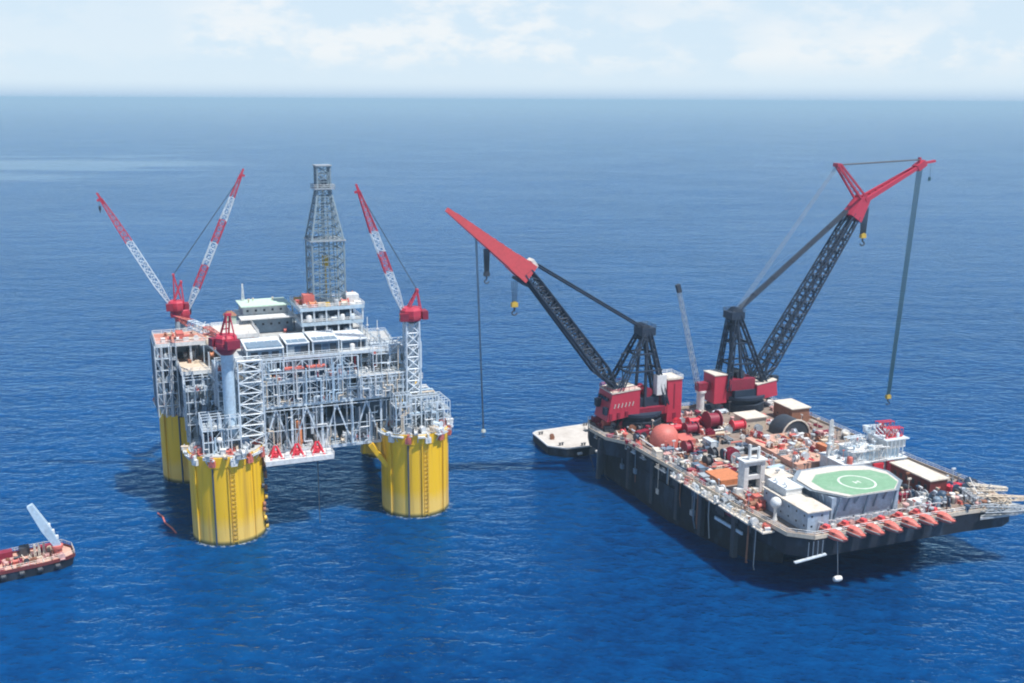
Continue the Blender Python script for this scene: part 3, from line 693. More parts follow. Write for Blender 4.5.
for u, l in ((-8.4, 'small faded red cabin below the narrow pale module roof'), (-1.0, 'small faded red cabin below the pale roof in front of the derrick')):
    t = thing('deck_cabin', TLP.w(u, -28.2, 49.62), TLP.a, l, 'cabin')
    MB().box(-3, 3, -1.2, 1.4, .1, 3.6).build('wall', 'white', t); MB().box(-3.2, 3.2, -1.5, 1.6, 3.6, 3.95).build('roof', 'salmon', t)
    for x in (-1.7, 1.5): MB().box(x - .9, x + .9, -1.26, -1.1, .9, 2.6).build('window', 'glass', t)
    MB().box(-.5, .4, -1.27, -1.1, .15, 2.2).build('door', 'maroon', t)

# living quarters with stepped white roofs at the rear left
lq = thing('living_quarters', TLP.w(-10, 21, 57), TLP.a, 'grey stepped living quarters with white and pale green roofs behind the pale module roofs', 'accommodation block')
o = MB().box(-9, 9, -8.5, 8, .1, 5.6).build('living_storey', 'bluegrey', lq); MB().box(-9.8, 9.8, -11, 8.6, 5.6, 6.0).build('roof', 'white', o)
for k in range(6): MB().box(-7.9 + k * 2.9, -7.1 + k * 2.9, -8.55, -8.4, 2.9, 3.7).build('window', 'glass', o)
for k in range(4): MB().box(-9.06, -8.9, -6.5 + k * 3.4, -5.7 + k * 3.4, 2.9, 3.7).build('window', 'glass', o)
o = MB().box(-8, 8, -4, 8, 6.0, 9.2).build('office_storey', 'grey', lq); o2 = MB().box(-8.9, 8.9, -5.6, 8.6, 9.2, 9.6).build('roof', 'mint', o)
for k in range(5): MB().box(-6.8 + k * 3, -6.0 + k * 3, -4.06, -3.9, 7.2, 8.0).build('window', 'glass', o)
for x, y, s_ in ((-5, 2, .9), (-3, 5, .7), (4, 4, .8)): eq('ventilator', x, y, 9.6, s_, 0).build('ventilator', 'beige', o2, smooth=True)
MB().lattice((-6.5, 6, 9.6), (-6.5, 6, 16), .9, .9, .3, .3, 6, .09, .06).build('antenna_mast', 'white', o2)
t = thing('utility_hut', TLP.w(-22.5, 19, 57.02), TLP.a, 'small green and white hut with brown roof left of the living quarters', 'hut')
MB().box(-2, 2, -2, 2, .1, 6.2).build('wall', 'mint', t); MB().prism([(-2.3, -2.3), (2.3, -2.3), (2.3, 2.3), (-2.3, 2.3)], 6.2, 7.6, .6).build('roof', 'rust', t)
MB().box(-.6, .6, -2.08, -1.95, .2, 2.4).build('door', 'green', t)

# drilling rig: two-tier substructure, drill floor and tapered lattice derrick
rig = thing('drilling_rig', TLP.w(10.8, 8, 57), TLP.a, 'tall tapered grey lattice drilling derrick on a two-tier white drill floor', 'drilling rig')
for z, e in ((0.2, 11.2), (5.6, 11.6)):
    o = MB().box(-e, e, -e * .82, e * .82, z + 4.4, z + 5.1).build('substructure_deck', 'grey', rig)
    MB().rail([(-e, -e * .82, z + 5.1), (e, -e * .82, z + 5.1), (e, e * .82, z + 5.1), (-e, e * .82, z + 5.1)], closed=True, step=2.4, r=.09).build('railing', 'white', o)
    MB().box(-e, e, -e * .82 - .14, -e * .82 + .02, z + 4.0, z + 5.3).build('edge_panel', 'paleblue', o)
    MB().box(-e - .14, -e + .02, -e * .82, e * .82, z + 4.0, z + 5.3).build('edge_panel', 'paleblue', o)
    MB().box(-e * .72, e * .72, -e * .5, e * .5, z, z + 4.4).build('machinery_room', 'deepblue', o)
    for k in range(6):
        x = -e + .6 + k * (2 * e - 1.2) / 5
        for y in (-e * .78, e * .78): MB().beam((x, y, z), (x, y, z + 4.4), .55, .55).build('post', 'white_steel', o)
    for k in range(22):
        eq(rng.choice(('tank', 'pump', 'locker', 'valve_skid')), rng.uniform(-e + 1, e - 1), -e * rng.uniform(.58, .76), z + .02, rng.uniform(.8, 1.5), 0).build('mud_pump', rng.choice(('white', 'grey', 'bluegrey', 'white_steel')), o, smooth=True)
zf = 10.7
for k in range(38):
    kd = rng.choice(('locker', 'winch', 'valve_skid', 'pump', 'tank')); a = rng.choice((-1, 1))
    x, y = (rng.uniform(-10, 10), -8.2 + rng.uniform(-.4, 1)) if k % 2 else (9.3 * a + rng.uniform(-.8, .8), rng.uniform(-7, 7))
    eq(kd, x, y, zf, rng.uniform(.9, 1.7), 0).build('drill_floor_machine', rng.choice(('orange', 'salmon', 'beige', 'white', 'orange', 'yellowcrane', 'grey')), rig, smooth=True)
MB().box(-9.5, -5.6, -6, -2, zf, zf + 4.2).build('doghouse', 'salmon', rig); MB().box(5.8, 10.4, -6.5, -1, zf, zf + 3.4).build('doghouse', 'white', rig)
H0, H1, H2, H3 = zf, 34.0, 51.5, 59.8; W0, W1, W2 = 11.4, 11.4, 4.6
def hw(z):
    if z < H1: return W0 / 2
    if z < H2: return (W1 + (W2 - W1) * (z - H1) / (H2 - H1)) / 2
    return W2 / 2
b = MB(); levels = [H0 + k * 3.9 for k in range(7)] + [H1 + .6 + k * 2.9 for k in range(1, 6)] + [H2, H2 + 2.8, H2 + 5.6, H3]
for i in range(len(levels) - 1):
    z0, z1 = levels[i], levels[i + 1]; a, c = hw(z0), hw(z1)
    P0 = [(-a, -a), (a, -a), (a, a), (-a, a)]; P1 = [(-c, -c), (c, -c), (c, c), (-c, c)]
    for k in range(4):
        j = (k + 1) % 4; zm = (z0 + z1) / 2
        b.beam((*P0[k], z0), (*P1[k], z1), .55, .55)
        b.beam((*P1[k], z1), (*P1[j], z1), .3, .3)
        b.beam((*P0[k], z0), (*P1[j], z1), .22, .22); b.beam((*P0[j], z0), (*P1[k], z1), .22, .22)
        m0 = [(P0[k][q] + P0[j][q]) / 2 for q in (0, 1)]; m1 = [(P1[k][q] + P1[j][q]) / 2 for q in (0, 1)]
        b.beam((*m0, z0), (*m1, z1), .18, .18)
b.build('derrick_tower', 'derrick', rig)
b = MB()
for x, y in ((-1, -2), (1.2, -2), (2, 1.5), (-2.2, 1), (0, 0), (-3, -3), (3, -2.4)): b.tube((x, y, zf), (x * .8, y * .8, H2 - 2), .22, 6)
b.build('drill_pipe_stand', 'derrick', rig)
MB().box(-6.4, 6.4, -6.4, 6.4, 33.6, 34.0).build('monkey_board', 'grey', rig)
o = MB().box(-3.6, 3.6, -3.6, 3.6, H2 + .2, H2 + .7).build('crown_platform', 'grey', rig)
MB().rail([(-3.6, -3.6, H2 + .7), (3.6, -3.6, H2 + .7), (3.6, 3.6, H2 + .7), (-3.6, 3.6, H2 + .7)], closed=True, r=.1).build('railing', 'grey', o)
MB().box(-1.4, 1.4, -1.8, 1.8, H2 + .7, H2 + 3.4).build('crown_block', 'deepblue', rig); MB().box(-2.9, 2.9, -2.9, 2.9, H3, H3 + .4).build('crown_walkway', 'grey', rig)
MB().box(-1, 1, -.8, .8, 24, 28).tube((0, 0, 28), (0, 0, H2), .15, 6).tube((0, 0, 24), (0, 0, 14), .25, 8).build('travelling_block', 'yellowcrane', rig)

# ------------------------------------------------------------------ pedestal cranes of the platform
def pedestal_crane(base, face, ped_h, elev, length, bands, label, ped='tube', hook=14, gantry=8.5, house=1.0, pendants=True, z0=0.0, ped_mat='bluegrey', ped_r=1.6):
    """root at the pedestal foot; the boom points along the local x axis"""
    t = thing('pedestal_crane', base, face, label, 'crane', 'red pedestal cranes of the oil platform')
    if ped == 'tube':
        o = MB().tube((0, 0, 0), (0, 0, ped_h), ped_r, 18).build('pedestal', ped_mat, t, smooth=True)
        MB().lathe([(ped_r, ped_h - 2.2), (ped_r + 1.3, ped_h - .6), (ped_r + 1.3, ped_h)], 20).build('slewing_ring', 'maroon', o, smooth=True)
    else:
        o = MB().lattice((0, 0, 0), (0, 0, ped_h), 5.2, 5.2, 4.4, 4.4, 9, .34, .2, side=(1, 0, 0), x=True).build('pedestal', ped_mat, t)
        MB().tube((0, 0, 0), (0, 0, ped_h - .2), 1.0, 12).build('core_tube', 'white', o, smooth=True)
        MB().lathe([(2.2, ped_h - .8), (3.2, ped_h)], 20).build('slewing_ring', 'dark', o, smooth=True)
    z = ped_h; s = house
    hs = MB().lathe([(3.3 * s, z), (3.6 * s, z + .6), (3.6 * s, z + 3.4 * s), (3.0 * s, z + 4.2 * s)], 8).build('machinery_house', 'cranered', t)
    MB().rail([(3.7 * s * math.cos(k * math.pi / 4), 3.7 * s * math.sin(k * math.pi / 4), z + .6) for k in range(8)], closed=True, r=.07).build('walkway_rail', 'cranered', hs)
    cb = MB().box(1.6 * s, 4.4 * s, 2.2 * s, 4.0 * s, z + .4, z + 3.0).build('operator_cab', 'maroon', t)
    MB().box(4.3 * s, 4.5 * s, 2.4 * s, 3.8 * s, z + 1.2, z + 2.7).build('window', 'glass', cb)
    MB().box(-5.2 * s, -3.3 * s, -2.2 * s, 2.2 * s, z + .3, z + 3.0 * s).build('counterweight', 'maroon', t)
    top = Vector((-2.2, 0, z + 4 * s + gantry)); foot = Vector((2.6 * s, 0, z + 3.0 * s))
    b = MB()
    for y in (-1.5, 1.5):
        b.beam((1.2 * s, y * s, z + 3.4 * s), (top.x, y * .4, top.z), .5, .5); b.beam((-3.2 * s, y * s, z + 2.8 * s), (top.x, y * .4, top.z), .35, .35)
    b.beam((top.x, -1, top.z), (top.x, 1, top.z), .8, .8)
    for q in (.35, .65): b.beam((1.2 * s + (top.x - 1.2 * s) * q, -1.2, z + 3.4 * s + (top.z - z - 3.4 * s) * q), (1.2 * s + (top.x - 1.2 * s) * q, 1.2, z + 3.4 * s + (top.z - z - 3.4 * s) * q), .35, .35)
    b.build('gantry', 'cranered', t)
    d = Vector((math.cos(elev), 0, math.sin(elev))); n = len(bands)
    for k, bm in enumerate(bands):
        f0, f1 = k / n, (k + 1) / n
        wd = lambda f: .8 + 1.5 * min(1, f * 6) * min(1, (1 - f) * 3.2)
        MB().lattice(foot + d * (length * f0), foot + d * (length * f1), wd(f0), wd(f0), wd(f1), wd(f1), 4, .17, .1, side=(0, 1, 0)).build('boom_section', bm, t)
    tip = foot + d * length; dn_ = Vector((math.sin(elev), 0, -math.cos(elev)))
    tp = MB().beam(tip - d * 2, tip + d * 2.4, .9, 1.0, .6, .6); tp.beam(tip, tip + dn_ * 1.4, .7, .8); tp.build('boom_head', 'cranered', t)
    if pendants:
        b = MB()
        for y in (-.5, .5): b.tube(top + Vector((0, y, 0)), foot + d * (length * .93) - dn_ * .6 + Vector((0, y * .8, 0)), .07, 4)
        b.build('pendant_wire', 'wire', t)
    if hook:
        hp = tip + d * 1.0
        hk = MB().tube(hp, hp - Vector((0, 0, hook)), .05, 4).build('hoist_wire', 'wire', t)
        c = hp - Vector((0, 0, hook)); MB().box(c.x - .4, c.x + .4, -.4, .4, c.z - 1.5, c.z).tube(c - Vector((0, 0, 1.5)), c - Vector((0, 0, 2.4)), .15, 6).build('hook_block', 'dark', hk)
    return t
WR = ['cranered', 'white_steel', 'cranered', 'white_steel', 'cranered']
def facing(F, u, v): return F.a + math.atan2(v, u)
pedestal_crane(TLP.w(-30, -32, 29.8), facing(TLP, -.35, 1), 33.2, R(1.5), 34, ['salmon', 'white_steel', 'salmon'], 'red crane on the pale blue pedestal at left front, boom laid flat behind it', hook=0, gantry=7.0, house=1.0, pendants=False, ped_mat='paleblue', ped_r=2.0)
pedestal_crane(TLP.w(31.4, -30, 29.8), facing(TLP, -1, .05), 37.2, R(71), 43, ['white_steel', 'white_steel', 'cranered', 'white_steel', 'cranered', 'cranered'], 'red crane on the white lattice tower of the right front column, boom raised', ped='lattice', hook=0, ped_mat='white_steel', gantry=6.0, house=1.05)
pedestal_crane(TLP.w(-40, 31, 50), facing(TLP, -1, 0), 14, R(62), 44, ['white_steel', 'white_steel', 'white_steel', 'cranered', 'cranered'], 'red crane at rear left with mostly white boom leaning left over the sea', hook=3.5, gantry=7, ped_mat='grey', ped_r=.9, house=.85, pendants=False)
pedestal_crane(TLP.w(-37.5, 40, 50), facing(TLP, 1, 0), 9.5, R(66), 55, ['white_steel', 'cranered', 'white_steel', 'cranered', 'white_steel', 'cranered'], 'crane at the rear left corner with red and white banded boom leaning right', hook=0, gantry=13, ped_mat='grey', house=.8)
# escape craft on the left flank
def lifeboat(loc, rz, label, group, s=1.0, cat='lifeboat', mat='salmon'):
    t = thing('lifeboat', loc, rz, label, cat, group)
    b = MB(); pr = [(-4.2, .25, 1.0), (-3.6, .9, .35), (-2, 1.35, .1), (1.5, 1.4, .05), (3.2, .9, .3), (4.3, .12, 1.1)]
    def hull(pr, f, zt, rows):
        vs = []; 
        for x, w_, zb in pr:
            for q, zz in rows(w_, zb): vs.append((x * s, q * s, zz * s))
        k = len(vs) // len(pr); fs = [(i * k + j, i * k + j + 1, (i + 1) * k + j + 1, (i + 1) * k + j) for i in range(len(pr) - 1) for j in range(k - 1)]
        fs += [tuple(range(k)), tuple(range((len(pr) - 1) * k, len(pr) * k))[::-1]]
        return vs, fs
    vs, fs = hull(pr, 1, 1, lambda w_, zb: [(-w_, 1.35), (-w_ * .85, zb + .45), (0, zb), (w_ * .85, zb + .45), (w_, 1.35)])
    fs.append(tuple(range(0, len(vs), 5)) + tuple(range(len(vs) - 1, 0, -5)))
    MB().add(vs, fs).build('hull', mat, t, smooth=True)
    pc = [(-3.9, .5, 0), (-3.2, .95, 0), (1.2, 1.15, 0), (2.4, .9, 0), (3.4, .45, 0)]
    hh = {-3.9: 1.7, -3.2: 2.35, 1.2: 2.5, 2.4: 2.2, 3.4: 1.6}
    vs = []
    for x, w_, _ in pc:
        H_ = hh[x]
        for q, zz in ((-w_, 1.36), (-w_ * .9, H_ - .3), (-w_ * .45, H_), (w_ * .45, H_), (w_ * .9, H_ - .3), (w_, 1.36)): vs.append((x * s, q * s, zz * s))
    fs = [(i * 6 + j, i * 6 + j + 1, (i + 1) * 6 + j + 1, (i + 1) * 6 + j) for i in range(4) for j in range(5)] + [tuple(range(6)), tuple(range(24, 30))[::-1], (0, 6, 12, 18, 24, 29, 23, 17, 11, 5)]
    cn_ = MB().add(vs, fs).build('canopy', mat, t, smooth=True)
    MB().box(-2.6 * s, -1.2 * s, -.55 * s, .55 * s, 2.3 * s, 2.95 * s).build('conning_tower', 'jibred', cn_)
    g = MB(); g.box(-4 * s, 4 * s, -1.44 * s, -1.36 * s, 1.2 * s, 1.42 * s); g.box(-3.4 * s, 3.2 * s, 1.36 * s, 1.46 * s, 1.2 * s, 1.42 * s); g.build('fender', 'mark', t)
    for x in (-2.2, -.6, .9):
        for y in (-1, 1): MB().box((x - .35) * s, (x + .35) * s, y * 1.06 * s - .03, y * 1.06 * s + .03, 1.75 * s, 2.05 * s).build('window', 'glass', cn_)
    return t
for v, l in ((22, 'nearer lifeboat hung on the left flank of the oil platform'), (33, 'farther lifeboat hung on the left rear corner of the oil platform')):
    lifeboat(TLP.w(-48.5, v, 37.2), TLP.a + R(90), l, 'lifeboats of the oil platform')
    o = MB()
    for y in (-3, 3): o.beam((-48.5, v + y, 41.8), (-40, v + y, 41.8), .4, .5).beam((-48.5, v + y, 40.0), (-48.5, v + y, 41.8), .12, .12)
    o.build('davit', 'white_steel', plat)
container(TLP, -41, 10, 57.62, R(90), 'salmon', 'faded red container on the red-topped deck at the rear left of the platform')
container(TLP, -33, 18.5, 57.62, 0, 'cream', 'cream container on the red-topped deck, nearest the green-roofed living quarters')
container(TLP, -37, 13, 50.32, R(90), 'white', 'white container on the beige laydown deck of the platform', L=5)
container(TLP, 25, -19, 49.62, 0, 'red', 'bright red container amid the white pipe racks, left of the right front crane tower')

# ================================================================== CRANE VESSEL (local axes: w from its near side, s from its bow towards the stern)
ship = thing('crane_vessel', SHIP.w(0, 0), SHIP.a, 'huge black-hulled crane vessel with cluttered rusty deck and helideck at its bow', 'crane vessel')
DECK = [(1, 3), (7, -2), (40, -2), (62, -2.2), (76, -3.2), (81, -1), (82.5, 9), (80, 40), (77, 126), (58, 131), (40, 125), (2, 125), (-7, 121), (-10.5, 112), (-9.5, 100), (-4.5, 92), (-2.6, 60), (-.6, 20)]
hull = MB().prism([(x, y) for x, y in DECK], 12.2, 18.0).build('hull', 'navy', ship)
BOT = [(3, 22), (60, 22), (75, 26), (76, 116), (60, 120), (4, 120), (-4, 114), (-4, 62)]
b = MB(); n_ = len(BOT)
b.prism([(-3.9, 62), (4.5, 26), (13, 20), (19, 30), (19, 114), (6, 119), (-4.2, 117)], -14, 12.3)
b.build('pontoon_column', 'navy', ship)
MB().prism([(58, 26), (72, 26), (74, 60), (74, 116), (58, 116)], -14, 12.3).build('pontoon_column', 'navy', ship)
# raked underside of the bow
MB().hexa([(10, 18, 6), (66, 18, 6), (68, 27, 6), (6, 27, 6)], [(5, 8, 12.3), (72, 8, 12.3), (76, 27, 12.3), (2, 27, 12.3)]).build('bow_rake', 'navy', ship)
# plating, sponsons, fenders and the pale bar on the near side
for s0, w0 in ((26, -.9), (44, -1.9), (58, -2.6), (74, -3.4), (90, -4.4)):
    MB().box(w0 - 1.1, w0 + .4, s0 - 1.0, s0 + 1.0, 2, 17.2).build('hull_fender', 'dark', hull)
MB().beam((-1.1, 22, 11.2), (-2.1, 36, 11.2), .5, 1.0).build('rubbing_bar', 'paleblue', hull)
for w0, s0, z0, mt in ((-4.0, 86, 9, 'bluegrey'), (-3.4, 70, 7, 'cream'), (-2.9, 64, 5.5, 'beige'), (-4.2, 96, 7.5, 'bluegrey'), (-1.6, 50, 6.5, 'grey')):
    b = MB().box(w0 - .9, w0 + .3, s0 - .8, s0 + .8, z0, z0 + 1.8); b.tube((w0 - .5, s0, z0 + 1.8), (w0 - .5, s0, 18), .14, 5); b.build('anchor_fairlead', mt, hull)
for k in range(3):
    MB().beam((-10.8 + k * 2.8, 103 + k * 4, 2), (-10.2 + k * 2.8, 103 + k * 4, 17.5), 1.4, 1.4).build('stern_fender', 'dark', hull)
dk = MB().prism([(40 + (x - 40) * .985, 57 + (y - 57) * .985) for x, y in DECK], 18.0, 18.35).build('main_deck', 'tan', ship)
bw = MB()
for i in range(len(DECK)):
    p, q = DECK[i], DECK[(i + 1) % len(DECK)]
    bw.beam((p[0], p[1], 18.5), (q[0], q[1], 18.5), .35, 1.2)
bw.build('bulwark', 'beige', ship)
MB().rail([(x, y, 19.1) for x, y in DECK], closed=True, step=2.5, r=.08).build('railing', 'white', ship)
# lighter walkway platforms strung along the near edge
for k, (s0, ln) in enumerate(((8, 6), (15, 7), (22.5, 9), (33, 8), (42.5, 9), (53, 7))):
    w0 = -.4 - s0 * .035
    o = MB().box(w0 - 3.0, w0 + 1.6, s0, s0 + ln, 17.0, 17.4).build('side_walkway', 'cream', ship)
    MB().rail([(w0 - 2.9, s0 + .1, 17.4), (w0 - 2.9, s0 + ln - .1, 17.4)], step=1.8, r=.1).build('railing', 'white', o)
    for j in range(5):
        eq(rng.choice(('locker', 'winch', 'cable_reel', 'pump', 'valve_skid')), w0 - 1.3 + rng.uniform(-.8, 1.2), s0 + 1 + j * ln / 5, 17.4, rng.uniform(.8, 1.4), rng.uniform(0, 3)).build('mooring_gear', rng.choice(('white', 'cream', 'beige', 'white_steel', 'salmon', 'grey')), o, smooth=True)

def deckhouse(name, w0, w1, s0, s1, z0, z1, wall, roof, win=True, parent=None, over=.5):
    o = MB().box(w0, w1, s0, s1, z0, z1).build(name, wall, parent or ship)
    MB().box(w0 - over, w1 + over, s0 - over, s1 + over, z1, z1 + .35).build('roof', roof, o)
    if win:
        lev = z0 + 1.4
        while lev < z1 - 1.6:
            k = w0 + 1.2
            while k < w1 - 1.2: MB().box(k, k + .6, s0 - .04, s0 + .1, lev + .2, lev + .8).build('window', 'glass', o); k += 3.4
            k = s0 + 1.2
            while k < s1 - 1.2: MB().box(w0 - .04, w0 + .1, k, k + .6, lev + .2, lev + .8).build('window', 'glass', o); k += 3.8
            lev += 3.0
    return o
for k in range(46):
    s0 = rng.uniform(8, 118); w0 = -.6 - s0 * .03 - (4.6 if s0 > 96 else 0); kk = k % 3
    if kk == 0: MB().box(w0 - .5, w0 + .9, s0, s0 + rng.uniform(1.5, 5), 13 + rng.uniform(0, 2), 15.5 + rng.uniform(0, 2)).build('hull_locker', rng.choice(('dark', 'deepblue', 'dark', 'bluegrey', 'rust', 'maroon')), hull)
    elif kk == 1: MB().path([(w0 - .5, s0, 18.2), (w0 - .7, s0, rng.uniform(3, 11)), (w0 + .6, s0 + rng.uniform(-2, 2), rng.uniform(1, 3))], rng.uniform(.12, .3), 5).build('hull_pipe', rng.choice(('dark', 'grey', 'bluegrey', 'cream', 'rust')), hull)
    else: MB().box(w0 - 1.8, w0 + .6, s0, s0 + rng.uniform(2, 5), 16.2, 16.5).rail([(w0 - 1.7, s0, 16.5), (w0 - 1.7, s0 + 2, 16.5)], step=1, r=.09).build('hull_ledge', rng.choice(('cream', 'white_steel', 'grey', 'beige')), hull)
for k in range(60):
    x, y = rng.uniform(0, 34), rng.uniform(20, 118); a = rng.choice((0, 1)); l = rng.uniform(4, 14); z = 18.5 + rng.uniform(0, 1.6)
    p1 = (x + (l if a else 0), y + (0 if a else l), z); MB().path([(x, y, 18.3), (x, y, z), p1, (p1[0], p1[1], z - .6)], rng.uniform(.14, .36), 6).build('deck_pipe', rng.choice(('cream', 'rust', 'salmon', 'white', 'grey', 'beige', 'maroon', 'white_steel')), ship, smooth=True)
# raised hatch decks
o = MB().box(36, 57, 47, 78, 18.35, 20.4).build('hatch_deck', 'saldeck', ship)
MB().beam((38, 74, 20.5), (44, 48.5, 20.5), .9, .25).build('deck_rail', 'red', o); MB().beam((50, 77, 20.5), (51, 48, 20.5), .6, .25).build('deck_rail', 'orange', o)
for k in range(6): MB().box(37, 56.5, 50 + k * 5, 50.18 + k * 5, 20.4, 20.55).build('deck_seam', 'beige', o)
MB().box(12, 26, 60, 90, 18.35, 18.9).build('work_deck', 'tan', ship)
MB().box(4, 13, 43, 53, 18.35, 20.2).build('cargo_hatch', 'orange', ship)
# salmon domed tank near the port crane
b = MB().lathe([(5.2, 18.35), (5.2, 21.5), (4.7, 23.4), (3.6, 24.9), (2.0, 25.8), (.1, 26.1)], 24, (7.0, 86, 0)); b.build('domed_tank', 'salmon', ship, smooth=True)
MB().box(11, 16.5, 80, 88, 18.35, 21.4).build('winch_house', 'salmon', ship)
# red drum winches beside the starboard crane
for x, y, r in ((22, 93, 2.4), (33, 96, 3.6), (41, 91, 2.2), (28, 101, 2.0), (18, 97, 1.8)):
    o = MB().lathe([(r, -2.6), (r, -2.3), (r * .75, -2.25), (r * .72, 2.25), (r, 2.3), (r, 2.6)], 20, (x, y, 18.6 + r), 'x').build('drum_winch', 'maroon' if r > 2.3 else 'red', ship, smooth=True)
    MB().box(x - 3, x + 3, y - r * .8, y + r * .8, 18.35, 18.9).build('winch_bed', 'dark', o)
# dark curved winch shelter with white rim
b = MB(); vs = []; n = 10
for k in range(n + 1):
    a = math.pi * k / n
    for s_ in (0, 9): vs.append((58 + 6 * math.cos(a), 78 + s_, 18.35 + 6.2 * math.sin(a)))
b.add(vs, [(2 * k, 2 * k + 1, 2 * k + 3, 2 * k + 2) for k in range(n)] + [tuple(range(0, 2 * n + 2, 2)), tuple(range(1, 2 * n + 2, 2))[::-1]])
o = b.build('winch_shelter', 'dark', ship, smooth=True)
b = MB(); b.path([(58 + 6.15 * math.cos(math.pi * k / n), 77.9, 18.35 + 6.4 * math.sin(math.pi * k / n)) for k in range(n + 1)], .3, 5); b.build('rim', 'cream', o)
deckhouse('deckhouse', 44, 53, 90, 98, 18.35, 23, 'beige', 'cream'); deckhouse('deckhouse', 66, 74, 92, 104, 18.35, 24, 'rust', 'cream')
# white portal tower with two dark openings
pt = MB()
for x in (6.6, 12.6): pt.box(x, x + 1.6, 34, 37.5, 18.35, 29)
for z in (18.36, 23.0, 27.6): pt.box(8.2, 12.6, 34.2, 37.3, z, z + 1.4)
pt.box(6.0, 14.8, 33.4, 38.1, 29, 29.5).box(4.0, 6.6, 34, 36, 18.35, 20.4); o = pt.build('portal_tower', 'white', ship)
MB().box(8.2, 12.6, 36.2, 37.1, 19.8, 27.6).build('window', 'glass', o)
MB().box(8.5, 9.2, 34.6, 35.4, 29.5, 34.5).box(11.8, 12.5, 34.6, 35.4, 29.5, 33.5).box(9.2, 11.8, 34.7, 35.3, 32.6, 33.2).build('gantry_post', 'white', o)
deckhouse('deckhouse', 17.2, 24, 33, 41, 18.35, 22.5, 'white_steel', 'cream')
# accommodation: low blue-grey block, then the higher one below the helideck
acc = thing('accommodation_block', SHIP.w(10.6, 13.0, 18.36), SHIP.a, 'low blue-grey accommodation block with cream roof, left of the green helideck', 'accommodation block')
deckhouse('cabin_house', -3.8, 3.6, -11.5, 10.5, 0, 6.2, 'slate', 'cream', parent=acc)
o = deckhouse('roof_house', -2.6, 3.0, 1, 10, 6.56, 8.6, 'white', 'roofwhite', win=False, parent=acc, over=.3)
for k in range(4): eq('ventilator', -1.5 + rng.uniform(-1, 1), 2 + k * 2, 8.96, .7, 0).build('ventilator', 'white', o, smooth=True)
hel = thing('helideck', SHIP.w(31.2, 13.0, 18.36), SHIP.a, 'green helideck with white landing circle on a blue-grey block at the bow', 'helideck')
MB().box(-16.5, 12.5, -9.6, 12, 0, 13.0).build('supporting_block', 'slate', hel)
b = MB()
for k in range(9): x = -13 + k * 3; b.box(x, x + .7, -9.68, -9.5, 2.0, 2.9)
b.build('window_row', 'glass', hel); 
b = MB()
for k in range(7): b.beam((-15.4 + k * 4.2, -9.9, 3 + (k % 3) * 3), (-14 + k * 4.0, -10.9, 13.1), .5, .5)
for k in range(6): b.beam((-16.7, -6 + k * 3.4, 8), (-17.9, -6 + k * 3.4, 13.1), .45, .45)
b.build('support_strut', 'bluegrey', hel)
OCT = [(-11.5, -11.2), (9.2, -11.2), (16.2, -5), (18.5, 4), (15, 11.5), (3, 15), (-11, 14.6), (-18, 8), (-18.6, -2)]
MB().prism(OCT, 13.2, 14.0).build('deck_slab', 'helirim', hel)
MB().prism([(x * .86 + 1.0, y * .80 - 2.0) for x, y in OCT], 14.0, 14.02).build('landing_area', 'green', hel)
def ring(cx, cy, r0, r1, z, n=48):
    b = MB()
    vs = [(cx + r * math.cos(2 * math.pi * i / n), cy + r * math.sin(2 * math.pi * i / n), zz) for zz in (z, z + .012) for r in (r0, r1) for i in range(n)]
    fs = []
    for i in range(n):
        j = (i + 1) % n; fs += [(2 * n + i, 3 * n + i, 3 * n + j, 2 * n + j), (n + i, n + j, 3 * n + j, 3 * n + i), (i, 2 * n + i, 2 * n + j, j)]
    return b.add(vs, fs)
ring(.8, -1.4, 6.0, 6.7, 14.024).build('landing_circle', 'mark', hel)
MB().box(-.4, .1, -2.4, -.2, 14.024, 14.036).box(1.5, 2.0, -2.4, -.2, 14.024, 14.036).box(.105, 1.495, -1.6, -1.0, 14.024, 14.036).build('landing_mark', 'mark', hel)
b = MB()
for i in range(len(OCT)):
    p, q = Vector(OCT[i]), Vector(OCT[(i + 1) % len(OCT)]); m = ((p + q) / 2).normalized()
    b.hexa([(*p, 13.3), (*q, 13.3), (*(q * 1.09), 13.75), (*(p * 1.09), 13.75)], [(*p, 13.38), (*q, 13.38), (*(q * 1.09), 13.83), (*(p * 1.09), 13.83)])
b.build('safety_net', 'greywire', hel)
# bridge superstructure behind the helideck
br = thing('bridge_superstructure', SHIP.w(57.5, 38, 18.36), SHIP.a, 'white cluttered superstructure with red top behind the green helideck', 'ship superstructure')
deckhouse('house', -13, 11.5, -5, 8, 0, 5.2, 'white_steel', 'roofwhite', parent=br); o = deckhouse('house', -7, 10.5, -3, 6, 5.56, 8.4, 'paleblue', 'white', win=False, parent=br)
deckhouse('wheelhouse', 4, 12, -4, 5, 8.76, 11.6, 'white', 'white_steel', parent=br, over=.8)
for k, (x, y, z, dx, dy, h_, mt) in enumerate(((-11, -4, 5.6, 6, 0, 4, 'white'), (-8, 2, 8.8, 8, 1, 3.4, 'white_steel'), (-3, -4.6, 5.6, 7, 0, 5, 'white'), (2, 5, 8.8, 8, 0, 5.5, 'white_steel'), (4.5, -2, 12, 7, 0, 3.4, 'red'), (5, 2.5, 12, 7, .5, 4.2, 'cranered'))):
    b = MB().lattice((x, y, z + h_ / 2), (x + dx, y + dy, z + h_ / 2), 1.8, h_, 1.8, h_ * .8, 4, .17, .11, side=(0, 1, 0))
    for q in (0, .5, 1): b.tube((x + dx * q, y + dy * q, z), (x + dx * q, y + dy * q, z + h_ * .5), .14, 5)
    b.build('scaffold_frame', mt, br)
MB().box(-2, 2, -5.9, -5.05, 1.2, 4.8).build('red_shelter', 'red', br); MB().box(3.5, 6.5, -5.9, -5.05, 1.0, 5).build('red_shelter', 'maroon', br)
